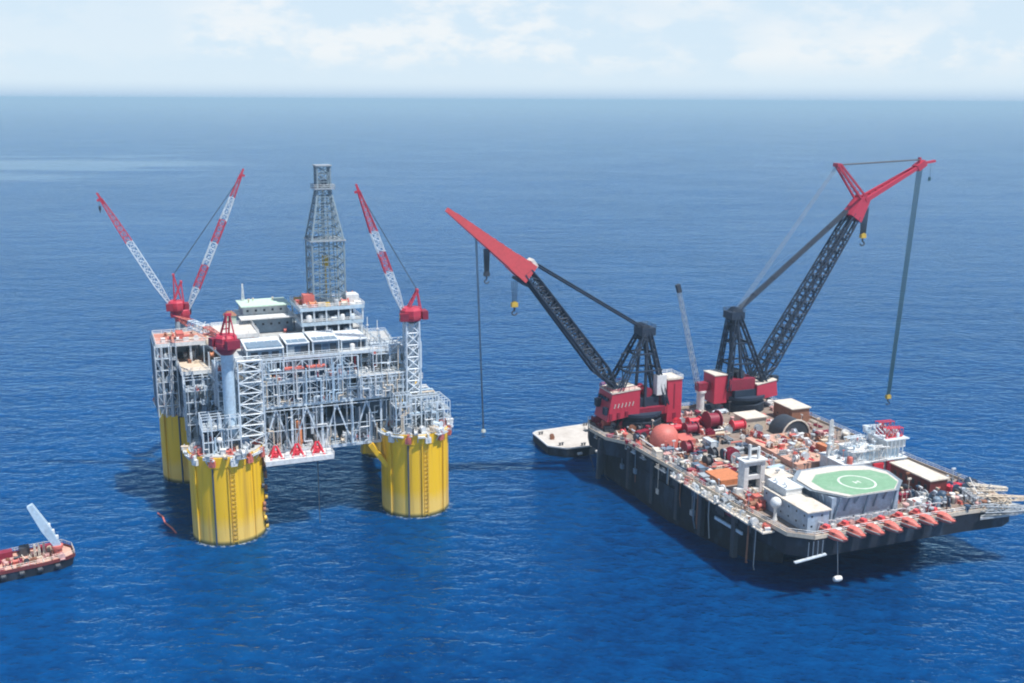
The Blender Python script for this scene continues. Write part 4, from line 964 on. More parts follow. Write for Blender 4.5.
for k in range(46):
    x, y = rng.uniform(-13, 11), rng.uniform(-4.6, 7.5); zz = 5.56 if (x < -7.5 or y > 6.6 or y < -3.6) else (8.76 if x < 3 else 11.96)
    eq(rng.choice(('ventilator', 'valve_skid', 'vent_stack', 'locker', 'floodlight_mast', 'tank')), x, y, zz, rng.uniform(.7, 1.4), 0).build('roof_equipment', rng.choice(('white', 'white_steel', 'paleblue', 'grey', 'salmon')), br, smooth=True)
b = MB().lattice((-11.5, 5, 5.5), (-11.5, 5, 18), 1.6, 1.6, .5, .5, 7, .16, .1)
b.build('radar_mast', 'white', br); MB().box(-12.6, -10.4, 4.8, 5.2, 15.5, 15.9).build('radar_bar', 'white', br)
b = MB()
for k in range(5): b.path([(4 + k * 1.6, -4.6, 5.4), (4 + k * 1.6, -4.6, 11), (4 + k * 1.6, 3, 14.5)], .18, 5)
b.build('funnel_frame', 'white_steel', br)
hel.scale = (.84, .88, .63)
ms_ = thing('signal_mast', SHIP.w(44.5, 42, 18.36), SHIP.a, 'tall thin white signal mast standing behind the left corner of the helideck', 'mast')
MB().tube((0, 0, 0), (0, 0, 18), .42, 8, .25).build('pole', 'white', ms_); MB().box(-2, 2, -.15, .15, 13, 13.3).build('yard', 'white', ms_); MB().tube((0, 0, 10), (0, 0, 10.4), 1.1, 10).build('platform', 'white_steel', ms_)
t = thing('radome', SHIP.w(4.2, 13.5, 18.36), SHIP.a, 'white ball radome on a short stand beside the low blue-grey accommodation block', 'radome')
MB().ball((0, 0, 5.4), 1.7, 18, 10).build('dome', 'white', t, smooth=True); MB().lathe([(.9, 0), (.5, 1), (.5, 3.4), (.9, 3.9)], 12).build('stand', 'white', t, smooth=True)
lh = thing('long_deckhouse', SHIP.w(64, 21, 18.36), SHIP.a, 'long dark red deckhouse with flat beige roof right of the helideck', 'deckhouse')
MB().box(-3.4, 3.4, -9, 9, 0, 5.2).build('wall', 'hullred', lh); MB().box(-3.8, 3.8, -9.4, 9.4, 5.2, 5.6).build('roof', 'cream', lh)
for k in range(6): MB().box(-3.5, -3.3, -7.8 + k * 2.8, -6.6 + k * 2.8, 2, 3.6).build('window', 'dark', lh)
MB().box(-1, 1, -9.1, -8.9, .1, 2.3).build('door', 'dark', lh)
for lab, u, v, z, rz, mt, L_ in (('bright red container near the bow tip, beyond the end of the long dark red deckhouse', 71.5, 13, 18.36, .2, 'red', 7.5), ('red container behind the low blue-grey accommodation block', 18.5, 29, 18.36, R(80), 'red', 6.1), ('white container between the helideck and the blue machinery', 51.5, 7, 18.36, .1, 'white', 6.5),
        ('faded red container in front of the white portal tower', 6.5, 25, 18.36, R(85), 'salmon', 6), ('blue container beside the orange hatch near the dark hull side', 4, 57, 18.36, R(88), 'bluegrey', 6), ('cream container between the domed tank and the dark hull side', -1.2, 76, 18.36, R(80), 'cream', 5), ('maroon container at the foot of the left heavy crane near the domed tank', 4, 97, 18.36, R(20), 'maroon', 6), ('white container on the work deck near the red drum winches', 21, 78, 18.92, R(90), 'white_steel', 6), ('orange container on the salmon hatch deck', 53, 55, 20.42, R(95), 'orange', 6), ('pale blue container behind the white portal tower', 27.5, 47, 18.36, R(10), 'paleblue', 6)):
    container(SHIP, u, v, z, rz, mt, lab, L=L_)
# blue machinery and tangled anchor gear at the bow's right end
for k in range(7):
    x, y = 55 + rng.uniform(-2, 6), 8 + rng.uniform(-6, 6); eq(rng.choice(('pump', 'winch', 'tank')), x, y, 18.36, rng.uniform(1.4, 2.3), rng.uniform(0, 3)).build('blue_machine', rng.choice(('deepblue', 'dark', 'deepblue', 'bluegrey')), ship, smooth=True)
rk = thing('anchor_rack', SHIP.w(74.5, 2.5, 18.36), SHIP.a, 'tangled pale anchor rack overhanging the right tip of the bow', 'anchor rack')
for k, (x0, y0, x1, y1, h_) in enumerate(((-7, -6, 10, -10, 2.5), (-6, -1, 12, -6, 4), (-3, 5, 9, 1, 5), (-8, -5, -3, 8, 4.2), (0, -8, 6, 8, 3.2))):
    MB().lattice((x0, y0, h_ - 1.4), (x1, y1, h_ - 2.2), 2.2, 2.0, 1.0, .8, 6, .2, .13).build('rack_truss', ('grey', 'beige', 'cream', 'grey', 'beige')[k], rk)
MB().hexa([(-9, -7, -2), (4, -8, -2), (12, -9, -.8), (5, 6, -2)], [(-9, -7, -1.4), (4, -8, -1.4), (13, -9.4, -.3), (5, 6, -1.4)]).build('bow_platform', 'grey', rk)
for k in range(9):
    x, y = rng.uniform(-8, 6), rng.uniform(-6, 6); b = MB(); a = rng.uniform(0, 6)
    b.tube((x, y, 0), (x + 2 * math.cos(a), y + 2 * math.sin(a), 1.6), .2, 6); b.beam((x - math.sin(a), y + math.cos(a), .1), (x + math.sin(a), y - math.cos(a), .1), .7, .5)
    b.build('anchor', rng.choice(('beige', 'cream', 'white', 'salmon', 'maroon', 'dark')), rk)
for k in range(5): MB().tube((rng.uniform(-4, 5), rng.uniform(-4, 6), -.3), (rng.uniform(-4, 5), rng.uniform(-4, 6), rng.uniform(4, 7)), .15, 5).build('stanchion', 'white', rk)
# lifeboats along the bow
LBN = ['first of the lifeboats along the bow, at the left end beside the pale accommodation block', 'second lifeboat from the left end of the row along the bow', 'third lifeboat from the left end of the row along the bow', 'middle lifeboat of the row of seven along the bow', 'third lifeboat from the right end of the row along the bow', 'second lifeboat from the right end of the row along the bow', 'last of the lifeboats along the bow, at the right end below the blue machinery']
proto = None
for k in range(7):
    u = 13.0 + k * 6.5; v = -2.2
    if proto is None:
        proto = lifeboat(SHIP.w(u, v, 17.2), SHIP.a + R(-76), LBN[0], 'lifeboats along the bow of the crane vessel', 1.22); t = proto
    else:
        t = copy_tree(proto); t.location = SHIP.w(u, v, 17.2 + rng.uniform(-.2, .2)); t.rotation_euler = (0, 0, SHIP.a + R(-76 + rng.uniform(-5, 5))); t['label'] = LBN[k]
    o = MB()
    for q in (-2.2, 2.2): o.path([(u + q - .5, v + 4.6, 18.3), (u + q - .2, v + 3.9, 21.2), (u + q + .3, v + 2.2, 21.6)], .2, 6)
    o.beam((u - 2.4, v + 3.9, 21.2), (u + 2.0, v + 3.9, 21.2), .2, .2); o.build('davit', 'white', ship)
    for q in range(2): eq(rng.choice(('locker', 'winch', 'cable_reel')), u + 3.1, v + 1.5 + q * 2.2, 18.36, rng.uniform(.7, 1.1), 0).build('boat_winch', rng.choice(('white', 'pink', 'grey', 'cream')), ship, smooth=True)
# boarding ladder and the white float hanging from the bow
LADZ = 11.6
bl = thing('boarding_ladder', SHIP.w(6.6, -3.2, LADZ), SHIP.a, 'white boarding ladder with foot platform hanging from the bow left of the lifeboats', 'ladder')
b = MB()
for q in (-2.4, -.8, .8, 2.4): b.tube((q, 0, 2.0), (q, 0, 6.3), .13, 5)
b.build('wire', 'greywire', bl); MB().beam((-6.5, .5, .6), (3.5, -.3, 2.0), 1.0, .35).build('foot_platform', 'white_steel', bl)
fb = thing('mooring_float', SHIP.w(14.0, -4.6, 5.6), SHIP.a, 'small white float hanging on a long wire below the bow', 'float')
MB().lathe([(.1, -1.5), (.7, -1.2), (.95, 0), (.7, 1.2), (.1, 1.5)], 14, (0, 0, .2), 'x').build('body', 'white', fb, smooth=True); MB().tube((0, 0, 1.2), (-.6, .6, 12), .09, 5).build('wire', 'greywire', fb)
# general deck clutter
SK = ('locker', 'pump', 'valve_skid', 'cable_reel', 'winch', 'ventilator', 'pipe_bundle', 'floodlight_mast', 'pipe_bundle', 'winch')
SM = ('white', 'cream', 'pink', 'rust', 'beige', 'maroon', 'dark', 'grey', 'white_steel', 'pink', 'deepblue', 'salmon', 'white', 'grey', 'cream')
AV = ((36, 57, 47, 78), (4, 18, 33, 42), (6, 15, 0, 24), (16, 44, 0, 22), (43, 71, 31, 47), (60, 68, 11, 31), (3, 14, 105, 122), (54, 68, 110, 125), (52, 65, 77, 88), (4, 13, 43, 53), (0, 14, 79, 92))
clutter(ship, 34, (0, 34, 22, 118), 18.36, ('winch', 'pump', 'cable_reel', 'locker'), ('dark', 'rust', 'grey', 'deepblue', 'maroon', 'bluegrey'), 1.9, 2.9, AV)
clutter(ship, 16, (50, 78, 0, 22), 18.36, ('winch', 'pump', 'cable_reel', 'locker'), ('dark', 'deepblue', 'grey', 'maroon'), 1.8, 2.6, AV)
clutter(ship, 190, (-1, 18, 20, 78), 18.36, SK, SM, .8, 1.7, AV)
clutter(ship, 120, (12, 36, 21, 60), 18.36, SK, SM, .8, 1.8, AV)
clutter(ship, 90, (-6, 30, 78, 122), 18.36, SK, ('maroon', 'red', 'dark', 'salmon', 'rust', 'grey', 'deepblue', 'cream'), .8, 2.0, AV)
clutter(ship, 80, (28, 76, 80, 122), 18.36, SK, SM, .8, 1.9, AV)
clutter(ship, 50, (57, 77, 46, 80), 18.36, SK, SM, .8, 2.0, AV)
clutter(ship, 85, (37, 56, 48, 77), 20.4, ('locker', 'pipe_bundle', 'cable_reel', 'valve_skid'), ('salmon', 'white', 'beige', 'cream', 'rust', 'grey', 'maroon', 'white_steel'), .6, 1.5)
clutter(ship, 14, (4.5, 12.5, 43.5, 52.5), 20.2, ('locker', 'pipe_bundle', 'cable_reel', 'valve_skid'), ('salmon', 'cream', 'rust', 'yellowcrane', 'white'), .6, 1.3)
clutter(ship, 130, (44, 80, -2, 20), 18.36, SK, SM, .8, 1.8, AV)
clutter(ship, 60, (24, 50, 20, 36), 18.36, SK, ('white', 'white_steel', 'salmon', 'grey', 'cream', 'rust'), .8, 1.8, AV)
clutter(ship, 50, (4, 60, -1.4, 1.2), 18.36, ('locker', 'winch', 'cable_reel', 'pump', 'valve_skid'), ('white', 'salmon', 'cream', 'dark', 'grey'), .7, 1.2)

# ------------------------------------------------------------------ the two heavy cranes (root at the tub on deck, boom along local x)
def tube_pair(b, p, q, y0, y1, r, n=4):
    for s_ in (-1, 1): b.tube((p[0], s_ * y0, p[1]), (q[0], s_ * y1, q[1]), r, n)
    return b
def heavy_crane(loc, face, label):
    t = thing('heavy_crane', loc, face, label, 'heavy crane', 'heavy lift cranes of the crane vessel')
    MB().lathe([(9.2, -.3), (9.2, 3.2), (8.4, 3.6), (8.4, 5.2)], 28).build('crane_tub', 'navy', t, smooth=True)
    MB().lathe([(9.4, 5.2), (9.4, 6.3)], 28).build('turntable', 'boomblue', t, smooth=True)
    return t
# left (port) crane: boom down to the left with solid red jib
A = heavy_crane(SHIP.w(9.5, 112, 18.36), SHIP.a + math.pi, 'left heavy crane with solid red tapered jib, boom lowered to the left')
f = MB().hexa([(2.5, -6.5, 6.3), (15.5, -5.5, 4.0), (15.5, 5.5, 4.0), (2.5, 6.5, 6.3)], [(2.5, -6.5, 15.8), (13.5, -5.5, 14.6), (13.5, 5.5, 14.6), (2.5, 6.5, 15.8)]).build('machinery_house', 'cranered', A)
MB().hexa([(2.3, -6.7, 15.8), (13.7, -5.7, 14.6), (13.7, 5.7, 14.6), (2.3, 6.7, 15.8)], [(2.3, -6.7, 16.2), (13.7, -5.7, 15.0), (13.7, 5.7, 15.0), (2.3, 6.7, 16.2)]).build('roof', 'cream', f)
for k in range(6):   # illegible slanted white strokes of the name on the near side wall
    x = 12.4 - k * 1.45; MB().beam((x + .5, 6.0 + .11 * k, 9.2 + .12 * k), (x, 6.02 + .11 * k, 10.8 + .12 * k), .42, .2).build('name_stroke', 'mark', f)
MB().box(13.6, 16.2, -4.4, -2, 8, 11).build('winch_guard', 'boomblue', f); MB().box(13.6, 16, 2.4, 4.6, 6.4, 9.2).build('winch_guard', 'boomblue', f)
MB().box(-8.8, 4, -6, 6, 6.3, 8.0).build('slewing_platform', 'maroon', A); MB().box(-7, 1, -4, 4, 8, 11.6).build('winch_drum_house', 'boomblue', A)
for y in (-2, 2): MB().lathe([(1.9, -1.6), (1.9, -1.4), (1.3, -1.3), (1.3, 1.3), (1.9, 1.4), (1.9, 1.6)], 16, (-2.5, y, 13.4), 'y').build('hoist_drum', 'maroon', A, smooth=True)
cw = MB().box(-16.8, -10.6, -4.2, 4.2, .8, 17.6).build('counterweight_tower', 'cranered', A); MB().box(-17.1, -10.3, -4.5, 4.5, 17.6, 18.1).build('roof', 'cream', cw)
MB().box(-10.7, -6, -4, 4, 4.5, 7.5).build('tail_girder', 'cranered', A)
MB().box(-9.5, -5.5, 2, 5, 12.3, 20).build('operator_cab', 'white', A)
def aframe(A, apex, feet_front, feet_back, zf, zb, gy):
    b = MB()
    for s_ in (-1, 1):
        b.lattice((feet_front, s_ * 5.0, zf), (apex[0] + .6, s_ * 2.6, apex[1]), 1.5, 1.5, 1.2, 1.2, 8, .28, .16)
        b.lattice((feet_back, s_ * 4.6, zb), (apex[0] - .8, s_ * 2.6, apex[1]), 1.5, 1.5, 1.2, 1.2, 8, .3, .18)
        b.beam((apex[0] * .5, s_ * 4.2, zb), (apex[0], s_ * 2.6, apex[1] - 2), .9, .9)
    for q in (.3, .6, .85):
        z = zf + (apex[1] - zf) * q; xf = feet_front + (apex[0] - feet_front) * q; xb = feet_back + (apex[0] - feet_back) * q; y = 5 - 2.4 * q
        b.beam((xf, -y, z), (xf, y, z), .7, .7); b.beam((xb, -y, z), (xb, y, z), .7, .7); b.beam((xf, -y, z), (xb, -y, z), .6, .6); b.beam((xf, y, z), (xb, y, z), .6, .6)
    o = b.build('a_frame', 'boomblue', A)
    h = MB().box(apex[0] - 3.2, apex[0] + 2.6, -3.4, 3.4, apex[1] - 1.6, apex[1] + 1.2)
    for y in (-2.4, -.8, .8, 2.4): h.lathe([(1.7, y - .3), (1.7, y + .3)], 14, (apex[0] + .5, 0, apex[1] + 1.0), 'y')
    h.rail([(apex[0] - 3.2, -3.4, apex[1] + 1.2), (apex[0] + 2.6, -3.4, apex[1] + 1.2), (apex[0] + 2.6, 3.4, apex[1] + 1.2), (apex[0] - 3.2, 3.4, apex[1] + 1.2)], closed=True, r=.09)
    h.build('sheave_head', 'boomblue', o)
    MB().path([(feet_front - 2, 3, zf + 2), (feet_front - 1, 3, zf + 14), (feet_front - 3, 3, zf + 14)], .2, 5).build('access_ladder', 'boomblue', o)
aframe(A, (-1.8, 37.0), 10.0, -10.0, 15.5, 8, 5)
def twin_boom(A, p, q, bays, w0, h0):
    b = MB(); P0, Q0 = Vector((p[0], 0, p[1])), Vector((q[0], 0, q[1]))
    d = (Q0 - P0).normalized(); m1 = P0.lerp(Q0, .12); m2 = P0.lerp(Q0, .9)
    for s_ in (-1, 1):
        y0, y1 = s_ * w0, s_ * w0 * .55
        def at(t): c = P0.lerp(Q0, t); return Vector((c.x, y0 + (y1 - y0) * t, c.z))
        b.lattice(at(0), at(.12), 1.6, 1.2, 2.2, h0, 2, .36, .22, side=(0, 1, 0)); b.lattice(at(.12), at(.9), 2.2, h0, 2.0, h0 * .85, bays, .36, .2, side=(0, 1, 0), x=False); b.lattice(at(.9), at(1), 2.0, h0 * .85, 2.0, h0 * .7, 1, .36, .22, side=(0, 1, 0))
    for k in range(1, bays, 2):
        t = .12 + .78 * k / bays; c = P0.lerp(Q0, t); y = w0 * (1 - .45 * t) ; b.beam((c.x, -y, c.z), (c.x, y, c.z), .4, .4)
    o = b.build('boom', 'boomblue', A)
    f_ = MB().beam(P0 - d * 2.4, P0 + d * 1.5, w0 * 2.2, 1.6); f_.build('boom_foot', 'boomblue', o)
    return o
twin_boom(A, (12.2, 18.2), (46.6, 62.0), 17, 3.4, 4.2)
K = Vector((46.6, 0, 62.0)); T_ = Vector((75.8, 0, 84.9)); jd = (T_ - K).normalized(); jn = Vector((-jd.z, 0, jd.x))
j = MB().beam(K - jd * 1.5, K + jd * 6.5, 6.2, 7.2, 5.6, 6.0); j.beam(K + jd * 6.5, T_, 5.4, 5.6, 1.6, 1.5); jo = j.build('jib', 'jibred', A)
b = MB()
for k in range(9):
    c = K + jd * (7 + k * 3.3); w_ = 5.4 - 3.6 * k / 9; h_ = 5.6 - 4 * k / 9
    b.beam(c + jn * (h_ / 2) + Vector((0, -w_ / 2, 0)), c + jn * (h_ / 2) + Vector((0, w_ / 2, 0)), .35, .25)
b.beam(K + jd * 7 + jn * 2.7, K + jd * 33 + jn * 1.1, .5, .3); b.build('jib_stiffeners', 'cranered', jo); MB().beam(K + jn * 3.5 - jd * 2, K + jn * 4.4 + jd * 1.2, 4.6, 1.2).build('jib_sheaves', 'mark', jo)
MB().beam(K - jn * 3.8 - jd * 3, K - jn * 4.2 + jd * 2, 5, 1).build('sheave_nest', 'boomblue', A)
b = MB(); p0 = (-1.6, 37.2); q0 = (K + jn * 3.9 - jd * 2.0)
for y in (-2.6, -1.5, 1.5, 2.6):
    for dz in (0, .9): b.tube((p0[0], y, p0[1] + dz), (q0.x, y * .95, q0.z + dz), .17, 4)
for k in range(1, 12):
    t = k / 12; x, z = p0[0] + (q0.x - p0[0]) * t, p0[1] + (q0.z - p0[1]) * t; b.beam((x, -2.7, z + .45), (x, 2.7, z + .45), .3, .35)
b.build('boom_pendant', 'boomblue', A)
def hook(A, top, drop, spread, blk, mat='yellowcrane', end=None, n=4, wr=.12, wire='wire'):
    end = end or Vector((top.x, top.y, top.z - drop)); w_ = MB()
    for k in range(n):
        o_ = (k - (n - 1) / 2) * spread; w_.tube(top + Vector((o_, 0, 0)), end + Vector((o_ * .7, 0, 0)), wr, 4)
    o = w_.build('hoist_wire', wire, A)
    h = MB().box(end.x - blk, end.x + blk, end.y - blk * .6, end.y + blk * .6, end.z - blk * 1.2, end.z + blk * .2)
    for k in (-.5, .5): h.lathe([(blk * .9, k * blk - .15), (blk * .9, k * blk + .15)], 12, (end.x, end.y, end.z - blk * .3), 'y')
    hb = h.build('hook_block', mat, A)
    g = MB().tube(end - Vector((0, 0, blk * 1.2)), end - Vector((0, 0, blk * 2.4)), blk * .3, 8)
    pts = [end + Vector((blk * .9 * math.sin(a), 0, -blk * 3.1 + blk * .7 * math.cos(a))) for a in (0, .8, 1.6, 2.4, 3.2, 4.0, 4.8)]
    g.path(pts, blk * .22, 6); g.build('hook', 'dark', hb)
    return o
hook(A, K - jn * 4.2 + Vector((1.6, 0, 0)), 8.0, .7, 1.15)
hook(A, K + jd * 17 - jn * 2.2, 8.5, .5, 1.0, 'dark', n=5, wr=.22)
hook(A, K + jd * 22.4 - jn * 1.6, 0, .45, .7, 'mark', n=2, wr=.13, end=Vector((62.6, 0, 4.5)))
for k in range(3): MB().box(15.0 - k * 3.2 - 1.4, 15.0 - k * 3.2 - .3, 5.62 + k * .25, 5.95 + k * .25, 5.0 + k * .3, 7.2 + k * .3).build('door', 'maroon', f)
for k in range(4): MB().box(14.25, 15.1, -3.6 + k * 2.1, -2.4 + k * 2.1, 11.6, 12.8).build('window', 'glass', f)
MB().rail([(2.6, 6.6, 16.2), (13.5, 5.6, 15.0), (13.5, -5.6, 15.0), (2.6, -6.6, 16.2)], step=2, r=.09).build('railing', 'cranered', f)
MB().path([(-16.95, 0, 1), (-16.95, 0, 18)], .3, 4).box(-14.5, -13, 4.18, 4.3, 2, 4.4).box(-13.8, -13.2, 4.18, 4.28, 6, 16).build('access_ladder', 'maroon', cw)
MB().rail([(-17, -4.4, 18.1), (-10.4, -4.4, 18.1), (-10.4, 4.4, 18.1), (-17, 4.4, 18.1)], closed=True, step=2, r=.09).build('railing', 'white', cw)
# right (starboard) crane: boom up to the right, red jib with strut
B = heavy_crane(SHIP.w(60, 118, 18.36), SHIP.a, 'right heavy crane with raised boom, red strut jib and long slanting hoist wires')
f = MB().hexa([(3, -6.5, 4.5), (13.5, -5.5, 5.2), (13.5, 5.5, 5.2), (3, 6.5, 4.5)], [(3, -6.5, 10.6), (12.6, -5.5, 11.6), (12.6, 5.5, 11.6), (3, 6.5, 10.6)]).build('machinery_house', 'cranered', B)
MB().hexa([(2.8, -6.7, 10.6), (12.8, -5.7, 11.6), (12.8, 5.7, 11.6), (2.8, 6.7, 10.6)], [(2.8, -6.7, 11.0), (12.8, -5.7, 12.0), (12.8, 5.7, 12.0), (2.8, 6.7, 11.0)]).build('roof', 'cream', f)
MB().box(12.4, 15.4, -3, -.6, 10, 12.55).build('winch_guard', 'boomblue', f)
MB().box(-7, 4, -6, 6, 6.3, 9).build('slewing_platform', 'boomblue', B); MB().box(-9.2, 2.6, -5.4, 5.4, 9, 13.4).build('winch_drum_house', 'maroon', B)
for y in (-2, 2): MB().lathe([(1.9, -1.6), (1.9, -1.4), (1.3, -1.3), (1.3, 1.3), (1.9, 1.4), (1.9, 1.6)], 16, (-3, y, 14.8), 'y').build('hoist_drum', 'dark', B, smooth=True)
cw = MB().box(-15.4, -9.6, -4.2, 4.2, 4, 15.4).build('counterweight_tower', 'cranered', B); MB().box(-15.6, -9.4, -4.4, 4.4, 15.4, 15.8).build('roof', 'cream', cw)
MB().box(-9.7, -6.6, -4, 4, 5, 8.2).build('tail_girder', 'maroon', B)
aframe(B, (-5.2, 39.0), 7.5, -9.5, 11, 9, 5)
twin_boom(B, (6.4, 10.4), (48.6, 76.6), 20, 3.4, 4.2)
K = Vector((48.6, 0, 76.6)); T_ = Vector((80.5, 0, 96.0)); jd = (T_ - K).normalized(); jn = Vector((-jd.z, 0, jd.x))
base_d = Vector((42.2, 0, 66.2)).normalized()
MB().beam(K - base_d * 1.5, K + base_d * 8.0, 6.4, 6.2, 5.0, 4.2).build('boom_head', 'cranered', B)
K2 = K + base_d * 7
b = MB()
for s_ in (-1, 1): b.beam(K2 + Vector((0, s_ * 2.2, 0)), T_ + Vector((0, s_ * 1.0, 0)), 1.1, 1.9, .9, 1.3)
for k in range(9):
    c = K2.lerp(T_, (k + .5) / 9); y = 2.2 - 1.2 * (k + .5) / 9; b.beam(c - Vector((0, y, 0)), c + Vector((0, y, 0)), .6, .6)
b.build('jib', 'cranered', B)
b = MB().beam(T_ - jd * 2.5, T_ + jd * 2.0, 3.4, 2.6); b.beam(T_ + Vector((-1, 0, .4)), T_ + Vector((7.5, 0, 1.6)), 1.4, .9); b.beam(T_ + Vector((-.5, 0, 0)), T_ + Vector((-.5, 0, 3.2)), 1.2, .8); b.build('jib_head', 'cranered', B)
ST = Vector((39.4, 0, 96.8))
b = MB()
for s_ in (-1, 1):
    for dd in (-1.2, 1.2): b.beam(K2 + Vector((dd * .8, s_ * 2.4, dd * .4)), ST + Vector((dd * .5, s_ * .8, dd * .3)), .7, .7)
for k in range(1, 8):
    c = K2.lerp(ST, k / 8); y = 2.4 - 1.6 * k / 8; b.beam(c - Vector((0, y, 0)), c + Vector((0, y, 0)), .35, .35)
b.beam(ST - Vector((.6, 1.6, 0)), ST + Vector((-.6, 1.6, 0)), 1.4, 1.4); b.build('jib_strut', 'cranered', B)
b = MB()
for y in (-.7, .7): b.tube(ST + Vector((0, y, 0)), T_ + Vector((-1, y, 2.2)), .26, 5)
b.build('jib_stay', 'wire', B)
b = MB()
for y in (-1.6, -.8, 0, .8, 1.6): b.tube(ST + Vector((0, y * .7, 0)), (-4.6, y, 40), .085, 4)
b.build('luffing_wire', 'greywire', B)
b = MB(); p0 = (-4.8, 39.4); q0 = K + Vector((-3.4, 0, 1.2))
for y in (-1.3, -.45, .45, 1.3):
    for dz in (0, .8): b.tube((p0[0], y, p0[1] + dz), (q0.x, y * .95, q0.z + dz), .2, 5)
for k in range(1, 6):
    t = k / 6; x, z = p0[0] + (q0.x - p0[0]) * t, p0[1] + (q0.z - p0[1]) * t; b.beam((x, -1.4, z + .4), (x, 1.4, z + .4), .3, .9)
b.build('boom_pendant', 'boomblue', B)
hook(B, K + base_d * 2 + Vector((4.6, 0, 1.0)), 11.0, .7, 1.2, n=6, wr=.26)
hook(B, T_ + Vector((0, 0, -1)), 0, .62, 1.1, 'yellowcrane', end=Vector((74.6, 0, -2.4)), n=5, wr=.2, wire='teal')
MB().tube(T_ + Vector((5.6, 0, .6)), T_ + Vector((5.6, 0, -5)), .1, 4).box(T_.x + 5.2, T_.x + 6, -.4, .4, T_.z - 6.6, T_.z - 5).build('whip_hook', 'teal', B)
# slender lattice boom of the small deck crane between them
dc = thing('deck_crane', SHIP.w(41, 118, 18.36), SHIP.a + math.pi, 'slender grey lattice boom of a small deck crane between the two heavy cranes', 'crane')
MB().lathe([(1.6, 0), (1.6, 8), (2.2, 8.2), (2.2, 9)], 14).build('pedestal', 'white', dc, smooth=True); MB().box(-3, 2, -1.6, 1.6, 9, 12.2).build('machinery_house', 'maroon', dc)

MB().beam((11.6, 0, 49.4), (12.6, 0, 52.4), 1.6, 1.6).build('boom_head', 'dark', dc)
b = MB().lattice((1.7, 0, 11.5), (11.8, 0, 49.6), 1.6, 1.6, 1.2, 1.2, 14, .10, .055, side=(0, 1, 0)); b.build('boom', 'grey', dc)

# ================================================================== CARGO BARGE moored beyond the stern
BF = Frame((9, 421), 26)
bg_ = thing('cargo_barge', BF.w(0, 0), BF.a, 'flat empty cargo barge with pale beige deck moored beyond the crane vessel stern', 'barge')
OUT = [(-.6, -1.2), (-2.6, -18.5), (2.6, -24.4), (11, -25.6), (92, -25.6), (92, .5), (2, .6)]
MB().prism(OUT, .5, 3.7).build('hull', 'navy', bg_); MB().prism([(x + .8 if x < 0 else x, y) for x, y in OUT], -2, .6).build('hull_bottom', 'navy', bg_)
MB().prism([(45 + (x - 45) * .994, -12.5 + (y + 12.5) * .98) for x, y in OUT], 3.7, 3.9).build('deck', 'bargedeck', bg_)
b = MB()
for i in range(len(OUT)): b.beam((*OUT[i], 3.85), (*OUT[(i + 1) % len(OUT)], 3.85), .45, .5)
b.build('coaming', 'white', bg_)
eq('winch', 3.2, -11, 3.9, 1.3, 1.2).build('mooring_winch', 'rust', bg_, smooth=True)
for x, y in ((1, -4), (2, -20), (10, -24), (20, -24.4), (24, -1), (40, -1), (60, -1), (80, -1)):
    MB().lathe([(.3, 3.9), (.3, 4.7), (.55, 4.8), (.55, 5.0)], 10, (x, y, 0)).lathe([(.3, 3.9), (.3, 4.7), (.55, 4.8), (.55, 5.0)], 10, (x + 1.2, y, 0)).build('bollard', 'dark', bg_, smooth=True)
for x, y in ((16, -26.3), (8, -25.8)): MB().lathe([(.2, -1.2), (.6, -.9), (.6, .9), (.2, 1.2)], 12, (x, y, 1.4), 'x').build('fender', 'white', bg_, smooth=True)

# ================================================================== WORKBOAT cut by the left edge
WF = Frame((-133.4, 295.9), 32)
wb = thing('work_boat', WF.w(0, 0), WF.a, 'dark hulled work boat with cluttered salmon deck entering the picture from the left edge', 'boat')
HO = [(1.4, 3.4), (1.6, 9.5), (-.6, 13.6), (-6, 14.4), (-44, 14.4), (-44, 1.0), (-8, 1.0), (-1.0, 2.0)]
h = MB().hexa([(x - (1.6 if x > -1.6 else 0), y * .96 + .3, -2) for x, y in HO], [(x, y, 2.9) for x, y in HO]).build('hull', 'navy', wb)
MB().prism([(-21 + (x + 21) * .985, 7.6 + (y - 7.6) * .95) for x, y in HO], 2.9, 3.1).build('deck', 'saldeck', wb)
b = MB()
for i in range(len(HO)):
    p, q = HO[i], HO[(i + 1) % len(HO)]
    b.beam((*p, 3.1), (*q, 3.1), .3, 1.0)
b.build('bulwark', 'hullred', wb)
MB().rail([(x, y, 3.55) for x, y in HO], closed=True, r=.07, step=2).build('railing', 'cream', wb)
for x in (-4, -9, -14, -19): MB().lathe([(.3, -.9), (.75, -.6), (.75, .6), (.3, .9)], 12, (x, .55, 1.8), 'x').build('tyre_fender', 'dark', wb, smooth=True)
MB().box(-13, -10.2, 10, 13, 3.1, 5.8).build('deck_locker_house', 'dark', wb); MB().box(-7.5, -1.5, 11, 13.2, 3.1, 4.6).build('stern_rack', 'maroon', wb); MB().box(-40, -15, 10.6, 13.4, 3.1, 5.2).build('cargo_rail_rack', 'maroon', wb)
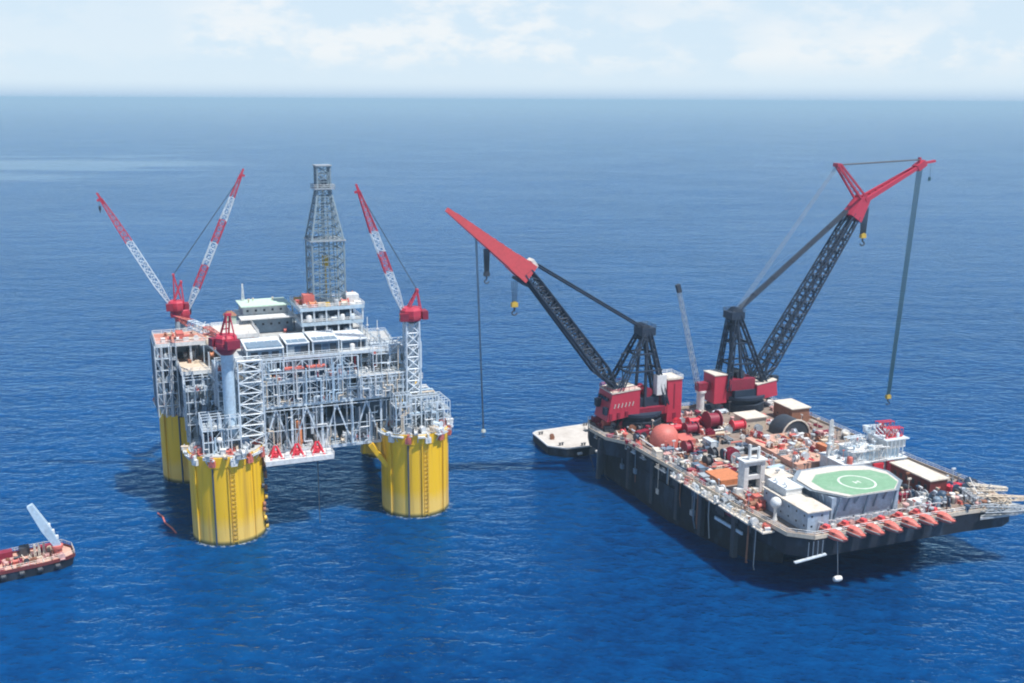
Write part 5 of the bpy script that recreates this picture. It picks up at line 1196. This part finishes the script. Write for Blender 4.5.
MB().box(-23.5, -20, 4, 7, 3.1, 5.0).build('deck_box', 'yellowcrane', wb)
for k in range(12): x = -3 - k * 2.2; MB().path([(x, 2.4, 3.2), (x + rng.uniform(-1, 1), 9 + rng.uniform(-2, 1), 3.3), (x - 1, 9, 4.2)], .16, 5).build('deck_hose', rng.choice(('maroon', 'rust', 'cream', 'dark')), wb)
clutter(wb, 75, (-34, -2, 1.8, 10.6), 3.1, ('locker', 'winch', 'cable_reel', 'pump', 'pipe_bundle', 'ventilator', 'valve_skid'), ('salmon', 'cream', 'pink', 'dark', 'rust', 'rust', 'beige', 'maroon'), .5, 1.2)
for x in (-9.2, -8.0, -6.6): MB().lattice((x, 8 + x * .1, 3.1), (x, 8 + x * .1, 7.4), .6, .6, .4, .4, 4, .1, .07).build('frame_post', 'cream', wb)
wc = thing('boat_crane', WF.w(-3.0, 5.6, 3.1), WF.a, 'pale blue-white box boom leaning back from the deck of the work boat', 'crane')
MB().lathe([(1.3, 0), (1.3, 2.4), (1.7, 2.6), (1.7, 3.4)], 14).build('pedestal', 'salmon', wc, smooth=True)
p0, p1 = Vector((.4, 0, 2.6)), Vector((-6.4, 1.2, 17.2))
MB().beam(p0, p0.lerp(p1, .45), 1.5, 1.8, 2.4, 2.6).beam(p0.lerp(p1, .45), p1, 2.4, 2.6, 1.7, 1.7).build('boom', 'paleblue', wc); d = (p1 - p0).normalized()
for q in (.22, .36, .5): MB().box(*(lambda c: (c.x + .9, c.x + 1.7, c.y - .5, c.y + .5, c.z - .4, c.z + .6))(p0.lerp(p1, q))).build('hydraulic_valve', 'white', wc)
MB().tube((1.4, 0, 2.2), p0.lerp(p1, .42) + Vector((1.0, 0, 0)), .22, 8).build('luffing_cylinder', 'grey', wc, smooth=True)
# floating hose beside the platform
b = MB(); b.path([(-122, 340, .15), (-119.5, 337.2, .22), (-117, 332, .15), (-113, 327, .22), (-110.5, 323.2, .15)], .28, 7)
tag(b.build('floating_hose', 'salmon', smooth=True), 'thin pinkish hose floating on the water beside the left front yellow column', 'hose')
